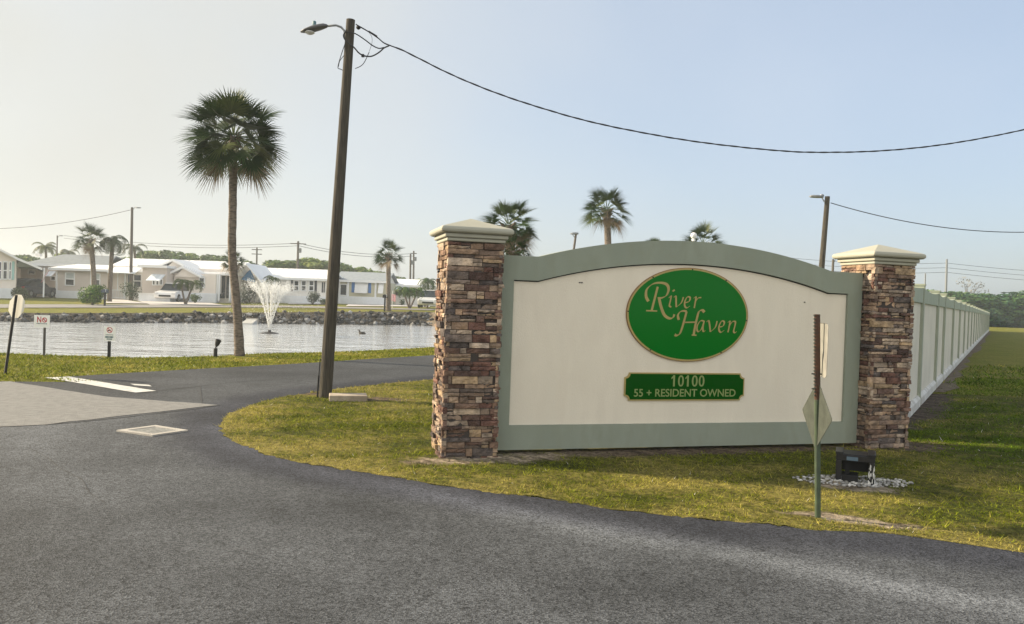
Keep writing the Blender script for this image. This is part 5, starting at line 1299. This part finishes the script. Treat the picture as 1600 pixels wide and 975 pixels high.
# pink flag, mailbox, spillway, duck, post, bin
pf = thing('garden_flag', 'small faded pink flag on a stake beside the solitary fan palm', 'flag', Vector((D(613, 472, 70).x, 70, float(T(D(613, 472, 70).x, 70)))))
b = MB(); b.tube([(0, 0, 0), (0, 0, D(613, 454, 70).z - pf.location.z)], .02, 6); b.build('stake', M['white'], pf)
x0, x1, z0, z1 = RX(612, 459, 618.5, 470, 70); b = MB(); n = 6; vs = []
for k in range(n + 1):
    for z in (z0, z1): vs.append((x0 + (x1 - x0) * k / n, 70 + .05 * math.sin(k * 1.7), z - (.1 * k / n)))
b.add(vs, [(2 * k, 2 * k + 2, 2 * k + 3, 2 * k + 1) for k in range(n)]); b.build('cloth', M['pink'], pf, pf.location, fixn=False)
def mailbox(label, px, Y, col):
    p = D(*px, Y); base = Vector((p.x, Y, float(T(p.x, Y)))); o = thing('mailbox', label, 'mailbox', base)
    b = MB(); b.box((-.05, -.05, -.1), (.05, .05, .95)); b.build('post', M['blackmat'], o)
    b = MB(); prof = [(-.13, 0), (.13, 0), (.13, .12)] + [(.13 * math.cos(PI * k / 8), .12 + .12 * math.sin(PI * k / 8)) for k in range(1, 8)] + [(-.13, .12)]
    b.prism([(x, z + .9505) for x, z in prof], -.28, .22); b.build('box', col, o)
    b = MB(); b.box((.131, -.2, 1.0), (.15, -.16, 1.2)); b.build('signal_flag', M['white'], o); return o
mailbox('black mailbox on a post under the solitary fan palm', (601, 483.5), 54.5, M['blackmat'])
mailbox('dark mailbox at the right foot of the big round shrub', (163.5, 479), 53, mat('slate mailbox', (.05, .07, .10), rough=.5))
p = GT(405, 489); sw = thing('spillway', 'small white concrete spillway chute in the rocks behind the fountain', 'spillway', p)
b = MB(); b.add([(-.30, -1.2, -.34), (.30, -1.2, -.34), (.34, -2.2, -.56), (-.34, -2.2, -.56), (-.30, -1.2, -.6), (.30, -1.2, -.6), (.34, -2.2, -.9), (-.34, -2.2, -.9)], [(0, 1, 2, 3), (4, 7, 6, 5), (0, 4, 5, 1), (1, 5, 6, 2), (2, 6, 7, 3), (3, 7, 4, 0)])
b.build('chute', mat('pale chute concrete', (.36, .36, .35), rough=.8), sw)
b = MB(); b.box((-.36, -1.25, -.7), (.36, -1.205, -.30)); b.build('lip', M['concrete'], sw)
dk = G(566, 522, WZ); d_ = thing('duck', 'tiny dark water bird floating on the pond right of the utility pole', 'bird', dk)
b = MB(); b.lathe((0, 0, 0), [(.02, -.03), (.09, .0), (.11, .05), (.06, .10), (.01, .12)], 10); b.v = [(x * 1.7, y, z) for x, y, z in b.v]
b.tube([(-.12, 0, .08), (-.15, 0, .16), (-.17, 0, .20)], [.045, .032, .04], 8); b.tube([(-.19, 0, .20), (-.25, 0, .19)], [.02, .008], 6); b.build('body', M['bird'], d_, smooth=True)
ob = D(1084, 369, 8.6); fin = thing('globe_light', 'small white globe standing on the arched wall top', 'globe light', ob)
b = MB(); b.lathe((0, 0, -.03), [(.012, 0), (.03, .012), (.036, .035), (.03, .058), (.012, .07)], 12); b.build('globe', M['white'], fin, smooth=True)
b = MB(); b.lathe((0, 0, -.055), [(.02, 0), (.02, .02), (.01, .028)], 10); b.build('base', M['white'], fin)
p = G(1590, 511.5); bn = thing('wheelie_bin', 'blue and white bin standing in the field beyond the fence', 'bin', (p.x, p.y, 0))
b = MB(); b.prism([(-.9, 0), (.5, 0), (.55, 1.25), (-.95, 1.25)], -.5, .5); b.build('body', M['white'], bn)
b = MB(); b.prism([(.502, 0.1), (1.3, 0.1), (1.4, 1.3), (.56, 1.3)], -.5, .5); b.build('side_panel', M['binblue'], bn)
b = MB(); b.tube([(.9, 0, 1.3), (2.4, 0, 3.4)], .09, 6); b.build('chute', M['white'], bn)
b = MB(); b.box((-1.0, -.55, 1.2505), (.54, .55, 1.33)); b.build('lid', M['white'], bn)

# ------------------------------------------------------------------ cars
def car(label, px, Y, rz, paint):
    p = D(*px, Y); root = thing('parked_car', label, 'car', Vector((p.x, Y, float(T(p.x, Y)) + .05)), rz)
    # profile along local y, front at -y
    lower = [(-2.2, .35), (-2.25, .6), (-2.15, .82), (-1.15, .98), (2.1, 1.0), (2.25, .85), (2.25, .4), (2.1, .3), (-2.05, .28)]
    b = MB(); b.prism(lower, -.9, .9, tri=True); b.v = [(y * (1 - .05 * (z > .9)), x, z) for x, y, z in b.v]; bd = b.build('body', paint, root); bv = bd.modifiers.new('bevel', 'BEVEL'); bv.width = .07; bv.segments = 3
    up_ = [(-1.1, .975), (-.35, 1.58), (1.75, 1.62), (2.12, 1.0)]
    b = MB(); vs = [(-.84, y, z) if z < 1.1 else (-.68, y, z) for y, z in up_] + [(.84, y, z) if z < 1.1 else (.68, y, z) for y, z in up_]; b.add(vs, [(0, 1, 5, 4), (1, 2, 6, 5), (2, 3, 7, 6), (0, 3, 2, 1), (4, 5, 6, 7)]); b.build('cabin_glass', M['glass'], root)
    b = MB(); b.box((-.70, -.40, 1.585), (.70, 1.8, 1.66)); o = b.build('roof', paint, root); bv = o.modifiers.new('bevel', 'BEVEL'); bv.width = .03; bv.segments = 2
    for sx in (-1, 1):
        for y in (-1.4, 1.4):
            b = MB(); b.lathe((0, 0, 0), [(.2, -.11), (.34, -.10), (.35, 0), (.34, .10), (.2, .11)], 16); b.v = [(z + sx * .84, x + y, y2 + .34) for x, y2, z in b.v]; wh = b.build('wheel', M['tyre'], root)
            b = MB(); b.lathe((0, 0, 0), [(.19, -.115), (.19, .115)], 12); b.v = [(z + sx * .845, x + y, y2 + .34) for x, y2, z in b.v]; b.build('rim', M['metal'], wh)
        b = MB(); b.box((sx * .72 - .14, -2.262, .62), (sx * .72 + .14, -2.1, .76)); b.build('headlight', M['lamp'], root)
        b = MB(); b.box((sx * .78 - .10, 2.15, .72), (sx * .78 + .10, 2.262, .95)); b.build('tail_light', M['taillamp'], root)
    b = MB(); b.box((-.5, -2.262, .42), (.5, -2.2, .58)); b.build('grille', M['blackmat'], root); return root
car('dark blue car parked under the carport beside the cream gabled home', (50, 462), 69.5, R(176), M['carnavy'])
car('white car parked between the sunroom awning and the dwarf palm pair', (272, 467), 69.0, R(4), M['carwhite'])
car('white car peeking out behind the near stone pillar', (671, 481), 71, R(2), M['carwhite'])

# ------------------------------------------------------------------ far lamps and poles
def lamp_post(label, px_top, px_low, Y, head_dx, r0=.11, group='street lamps', sc=1.0, m=None, head_w=.6):
    t = D(*px_top, Y); l = D(*px_low, Y); k = (t - l); z0 = float(T(l.x, Y)); f = (z0 - l.z) / k.z if k.z else 0; base = l + k * f; base.z = z0
    o = thing('street_lamp', label, 'street lamp', base, 0, group); b = MB(); b.tube([base - Vector((0, 0, .2)), t], [r0, r0 * .7], 10); b.build('pole', m or M['darkwood'], o, base)
    s_ = 1 if head_dx > 0 else -1; a0 = t - Vector((0, 0, .35)); tip = t + Vector((head_dx, 0, -.02)); b = MB(); b.tube(smooth3([a0, t + Vector((s_ * .25, 0, .02)), tip - Vector((s_ * head_w * .8, 0, -.06)), tip - Vector((s_ * head_w * .5, 0, -.02))], 4), .025, 6); b.build('arm', M['metal'], o, base)
    b = MB(); b.lathe((0, 0, 0), [(.02, -.05), (.10, -.04), (.13, 0), (.09, .05), (.02, .06)], 10); b.v = [(x * head_w / .26 + tip.x - s_ * head_w * .35, y + tip.y, z + tip.z) for x, y, z in b.v]; b.build('lamp_head', M['metal'], o, base, smooth=True); return o, t
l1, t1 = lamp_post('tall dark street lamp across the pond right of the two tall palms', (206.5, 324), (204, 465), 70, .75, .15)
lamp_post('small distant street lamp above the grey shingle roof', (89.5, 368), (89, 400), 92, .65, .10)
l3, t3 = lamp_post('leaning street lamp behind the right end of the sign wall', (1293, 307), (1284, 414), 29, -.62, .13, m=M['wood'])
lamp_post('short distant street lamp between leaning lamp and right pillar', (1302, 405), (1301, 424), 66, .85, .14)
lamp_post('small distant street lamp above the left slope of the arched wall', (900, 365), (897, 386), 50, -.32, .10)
def util(label, px_top, px_low, Y, r0=.15, arm=None, m=None, tr=False):
    t = D(*px_top, Y); l = D(*px_low, Y); k = t - l; z0 = float(T(l.x, Y)); base = l + k * ((z0 - l.z) / k.z); base.z = z0
    o = thing('utility_pole', label, 'utility pole', base, 0, 'distant utility poles'); b = MB(); b.tube([base - Vector((0, 0, .3)), t], [r0, r0 * .75], 8); b.build('pole', m or M['darkwood'], o, base)
    if arm:
        b = MB()
        for dz, hw in arm: b.box((t.x - hw, t.y - .06, t.z - dz - .06), (t.x + hw, t.y + .06, t.z - dz + .06))
        b.build('crossarm', M['darkwood'], o, base)
    if tr: b = MB(); b.lathe(t - Vector((-.3, 0, 1.6)), [(.1, 0), (.2, .05), (.2, .6), (.1, .65)], 8); b.build('transformer', M['metal'], o, base)
    return o, t
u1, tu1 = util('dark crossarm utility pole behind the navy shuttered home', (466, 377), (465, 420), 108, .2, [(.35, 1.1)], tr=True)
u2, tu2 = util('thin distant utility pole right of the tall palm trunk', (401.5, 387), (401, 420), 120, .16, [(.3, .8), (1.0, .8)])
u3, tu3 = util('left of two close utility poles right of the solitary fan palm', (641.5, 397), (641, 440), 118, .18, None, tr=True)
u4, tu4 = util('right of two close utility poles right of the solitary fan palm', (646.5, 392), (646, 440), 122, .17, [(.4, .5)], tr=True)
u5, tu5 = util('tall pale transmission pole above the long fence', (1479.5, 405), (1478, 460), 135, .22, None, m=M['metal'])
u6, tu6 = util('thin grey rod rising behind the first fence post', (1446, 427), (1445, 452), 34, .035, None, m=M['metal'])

def span(label, p0, p1, sag, rad, group=None, name='power_line', n=40):
    pts = [p0.lerp(p1, k / n) - Vector((0, 0, sag * 4 * (k / n) * (1 - k / n))) for k in range(n + 1)]
    b = MB(); b.tube(pts, rad, 4); o = b.build(name, M['rubber'], None, p0); tag(o, label, 'cable', group); return o
span('thin cable running right from the leaning street lamp', D(1298, 317, 29), D(1760, 346, 33), .75, .016)
span('faint cable sagging left from the tall far street lamp', D(204, 328, 70), D(-260, 330, 76), 1.75, .022)
g5 = 'faint power lines of the transmission pole'
for k, dv in enumerate((0, 8, 16)):
    span('upper faint power line right of the transmission pole' if k == 0 else ('middle faint power line right of the transmission pole' if k == 1 else 'lowest faint power line right of the transmission pole'), D(1479, 411 + dv * .9, 135), D(1900, 430 + dv, 150), .9, .03)
    span(['upper', 'middle', 'lowest'][k] + ' faint power line left of the transmission pole', D(1479, 411 + dv * .9, 135), D(1150, 392 + dv, 150), .9, .03)
for k, dv in enumerate((0, 4)):
    span(['higher', 'lower'][k] + ' faint wire from the crossarm pole to the two close poles', D(467, 380 + dv, 108), D(646, 396 + dv, 120), .7, .03)
    span(['higher', 'lower'][k] + ' faint wire from the crossarm pole to the left', D(466, 380 + dv, 108), D(100, 368 + dv, 125), .8, .03)

# ------------------------------------------------------------------ fountain
fbp = G(421, 521, WZ)
fn = thing('fountain', 'white water fountain spraying in a fan from a float on the pond', 'fountain', fbp)
b = MB(); b.lathe((0, 0, -.1), [(.3, 0), (.42, .05), (.42, .11), (.25, .15), (.08, .18), (.06, .26)], 18); b.build('float', M['blackmat'], fn)
r = np.random.default_rng(3)
jets = []
for k in range(11):
    a_ = 2 * PI * k / 11 + .15; jets.append((a_, .50))
for k in range(5): jets.append((2 * PI * k / 5 + .4, .20))
oct_v = np.array([(1, 0, 0), (-1, 0, 0), (0, 1, 0), (0, -1, 0), (0, 0, 1), (0, 0, -1)], float); oct_f = np.array([(0, 2, 4), (2, 1, 4), (1, 3, 4), (3, 0, 4), (2, 0, 5), (1, 2, 5), (3, 1, 5), (0, 3, 5)])
for a_, sp_ in jets:
    H_ = 2.15 * r.uniform(.9, 1.06); vz = math.sqrt(2 * 9.8 * H_); vh = vz * sp_ * .46; n = 480
    t = (r.random(n) ** .75) * (vz / 9.8) * 1.0; late = r.random(n) < .32; t[late] = (vz / 9.8) * r.uniform(.9, 1.75, late.sum())
    spread = .010 + .15 * (t / (vz / 9.8)) ** 3
    x = vh * t; z = vz * t - 4.9 * t * t
    pos = np.c_[np.cos(a_) * x, np.sin(a_) * x, z + .12] + r.normal(0, 1, (n, 3)) * spread[:, None] * np.array((1, 1, .8)); keep_ = pos[:, 2] > 0; pos = pos[keep_]; n = len(pos)
    s_ = r.uniform(.006, .013, n) * np.where(late[keep_], .6, 1); st2 = np.c_[s_, s_, s_ * 2.6]
    V = (pos[:, None, :] + oct_v[None] * st2[:, None, :]).reshape(-1, 3); FA = (np.arange(n)[:, None, None] * 6 + oct_f[None]).reshape(-1, 3)
    tag(np_mesh('water_jet', V, FA, M['jet'], None, fn), kind='stuff')

# ------------------------------------------------------------------ haze
hb = MB(); hb.box((-320, -60, -2.5), (320, 320, 17))
hm = bpy.data.materials.new('haze'); hm.use_nodes = True; nt = hm.node_tree; nt.nodes.clear()
out = nt.nodes.new('ShaderNodeOutputMaterial'); pvn = nt.nodes.new('ShaderNodeVolumePrincipled'); pvn.inputs['Density'].default_value = .0008; pvn.inputs['Color'].default_value = (.86, .93, 1, 1); pvn.inputs['Anisotropy'].default_value = .35
nt.links.new(pvn.outputs[0], out.inputs['Volume'])
hz = hb.build('haze', hm); tag(hz, kind='stuff')

# ------------------------------------------------------------------ sky, sun, camera
SUN_EL, SUN_AZ = R(27), R(13)        # sun to the left (-x), a touch behind the wall line
world = bpy.data.worlds.new('World'); scene.world = world; world.use_nodes = True; nt = world.node_tree; nt.nodes.clear()
wo = nt.nodes.new('ShaderNodeOutputWorld'); bg = nt.nodes.new('ShaderNodeBackground'); sky = nt.nodes.new('ShaderNodeTexSky')
sky.sky_type = 'NISHITA'; sky.sun_disc = False; sky.sun_elevation = SUN_EL; sky.sun_rotation = R(-77); sky.dust_density = 2.5; sky.air_density = 1.0; sky.ozone_density = 1.6
# thin morning fog veil, thicker on the sun's side
tcn = nt.nodes.new('ShaderNodeTexCoord'); sx = nt.nodes.new('ShaderNodeSeparateXYZ'); nt.links.new(tcn.outputs['Generated'], sx.inputs[0])
mr = nt.nodes.new('ShaderNodeMapRange'); mr.inputs[1].default_value = .75; mr.inputs[2].default_value = -.75; mr.inputs[3].default_value = .5; mr.inputs[4].default_value = .97; mr.interpolation_type = 'SMOOTHSTEP'
nt.links.new(sx.outputs[0], mr.inputs[0])
nz = nt.nodes.new('ShaderNodeTexNoise'); nz.inputs['Scale'].default_value = 2.2; nz.inputs['Detail'].default_value = 3; nt.links.new(tcn.outputs['Generated'], nz.inputs['Vector'])
mn = nt.nodes.new('ShaderNodeMath'); mn.operation = 'MULTIPLY_ADD'; mn.inputs[1].default_value = .85; mn.inputs[2].default_value = -.43; nt.links.new(nz.outputs['Fac'], mn.inputs[0])
ad = nt.nodes.new('ShaderNodeMath'); ad.operation = 'ADD'; ad.use_clamp = True; nt.links.new(mr.outputs[0], ad.inputs[0]); nt.links.new(mn.outputs[0], ad.inputs[1])
mx = nt.nodes.new('ShaderNodeMix'); mx.data_type = 'RGBA'; nt.links.new(ad.outputs[0], mx.inputs[0]); nt.links.new(sky.outputs[0], mx.inputs[6]); 
vc = nt.nodes.new('ShaderNodeMix'); vc.data_type = 'RGBA'
m2 = nt.nodes.new('ShaderNodeMapRange'); m2.inputs[1].default_value = -.55; m2.inputs[2].default_value = .45; m2.interpolation_type = 'SMOOTHSTEP'; nt.links.new(sx.outputs[0], m2.inputs[0]); nt.links.new(m2.outputs[0], vc.inputs[0])
vc.inputs[6].default_value = (3.65, 3.65, 3.42, 1); vc.inputs[7].default_value = (3.1, 3.55, 4.2, 1); nt.links.new(vc.outputs[2], mx.inputs[7])
# added bright sky behind the camera, out of view, to light the wall front
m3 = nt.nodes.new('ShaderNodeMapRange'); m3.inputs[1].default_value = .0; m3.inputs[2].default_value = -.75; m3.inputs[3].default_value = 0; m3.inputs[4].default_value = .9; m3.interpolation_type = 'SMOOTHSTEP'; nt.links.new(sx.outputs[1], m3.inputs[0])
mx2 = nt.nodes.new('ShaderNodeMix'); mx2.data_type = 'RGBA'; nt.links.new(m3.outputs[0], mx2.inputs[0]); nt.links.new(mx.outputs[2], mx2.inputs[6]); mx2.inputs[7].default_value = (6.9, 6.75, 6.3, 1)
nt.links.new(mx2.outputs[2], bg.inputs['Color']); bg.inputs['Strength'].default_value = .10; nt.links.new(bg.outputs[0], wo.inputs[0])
sd = bpy.data.lights.new('sun', 'SUN'); sd.energy = 5.0; sd.angle = R(2.5); sd.color = (1, .84, .60); so = bpy.data.objects.new('sun', sd); COL.objects.link(so)
sv = Vector((-math.cos(SUN_EL) * math.cos(SUN_AZ), math.cos(SUN_EL) * math.sin(SUN_AZ), math.sin(SUN_EL))); so.rotation_euler = sv.to_track_quat('Z', 'Y').to_euler(); so.location = (-40, 10, 40)

cd = bpy.data.cameras.new('camera'); cam = bpy.data.objects.new('camera', cd); COL.objects.link(cam); scene.camera = cam
cd.sensor_width = 36; cd.lens = F / 1600 * 36; cd.clip_end = 2000; cd.clip_start = .05
fwd = Vector((0, math.cos(PITCH), -math.sin(PITCH))); upv = Vector((0, math.sin(PITCH), math.cos(PITCH))); rt = Vector((1, 0, 0))
# picture axes turned by the roll of the hand-held phone
r2 = rt * math.cos(ROLL) - (-upv) * 0 + upv * math.sin(ROLL) * 1.0
u2 = upv * math.cos(ROLL) - rt * math.sin(ROLL)
r2 = rt * math.cos(ROLL) + upv * math.sin(ROLL)
cam.matrix_world = Matrix(((r2.x, u2.x, -fwd.x, 0), (r2.y, u2.y, -fwd.y, 0), (r2.z, u2.z, -fwd.z, EYE), (0, 0, 0, 1)))
vs_ = scene.view_settings; vs_.view_transform = 'Standard'; vs_.look = 'None'; vs_.gamma = 1; vs_.exposure = 1.05; vs_.use_curve_mapping = False
scene.cycles.use_denoising = True; scene.cycles.max_bounces = 6; scene.cycles.volume_bounces = 3; scene.cycles.sample_clamp_indirect = 6
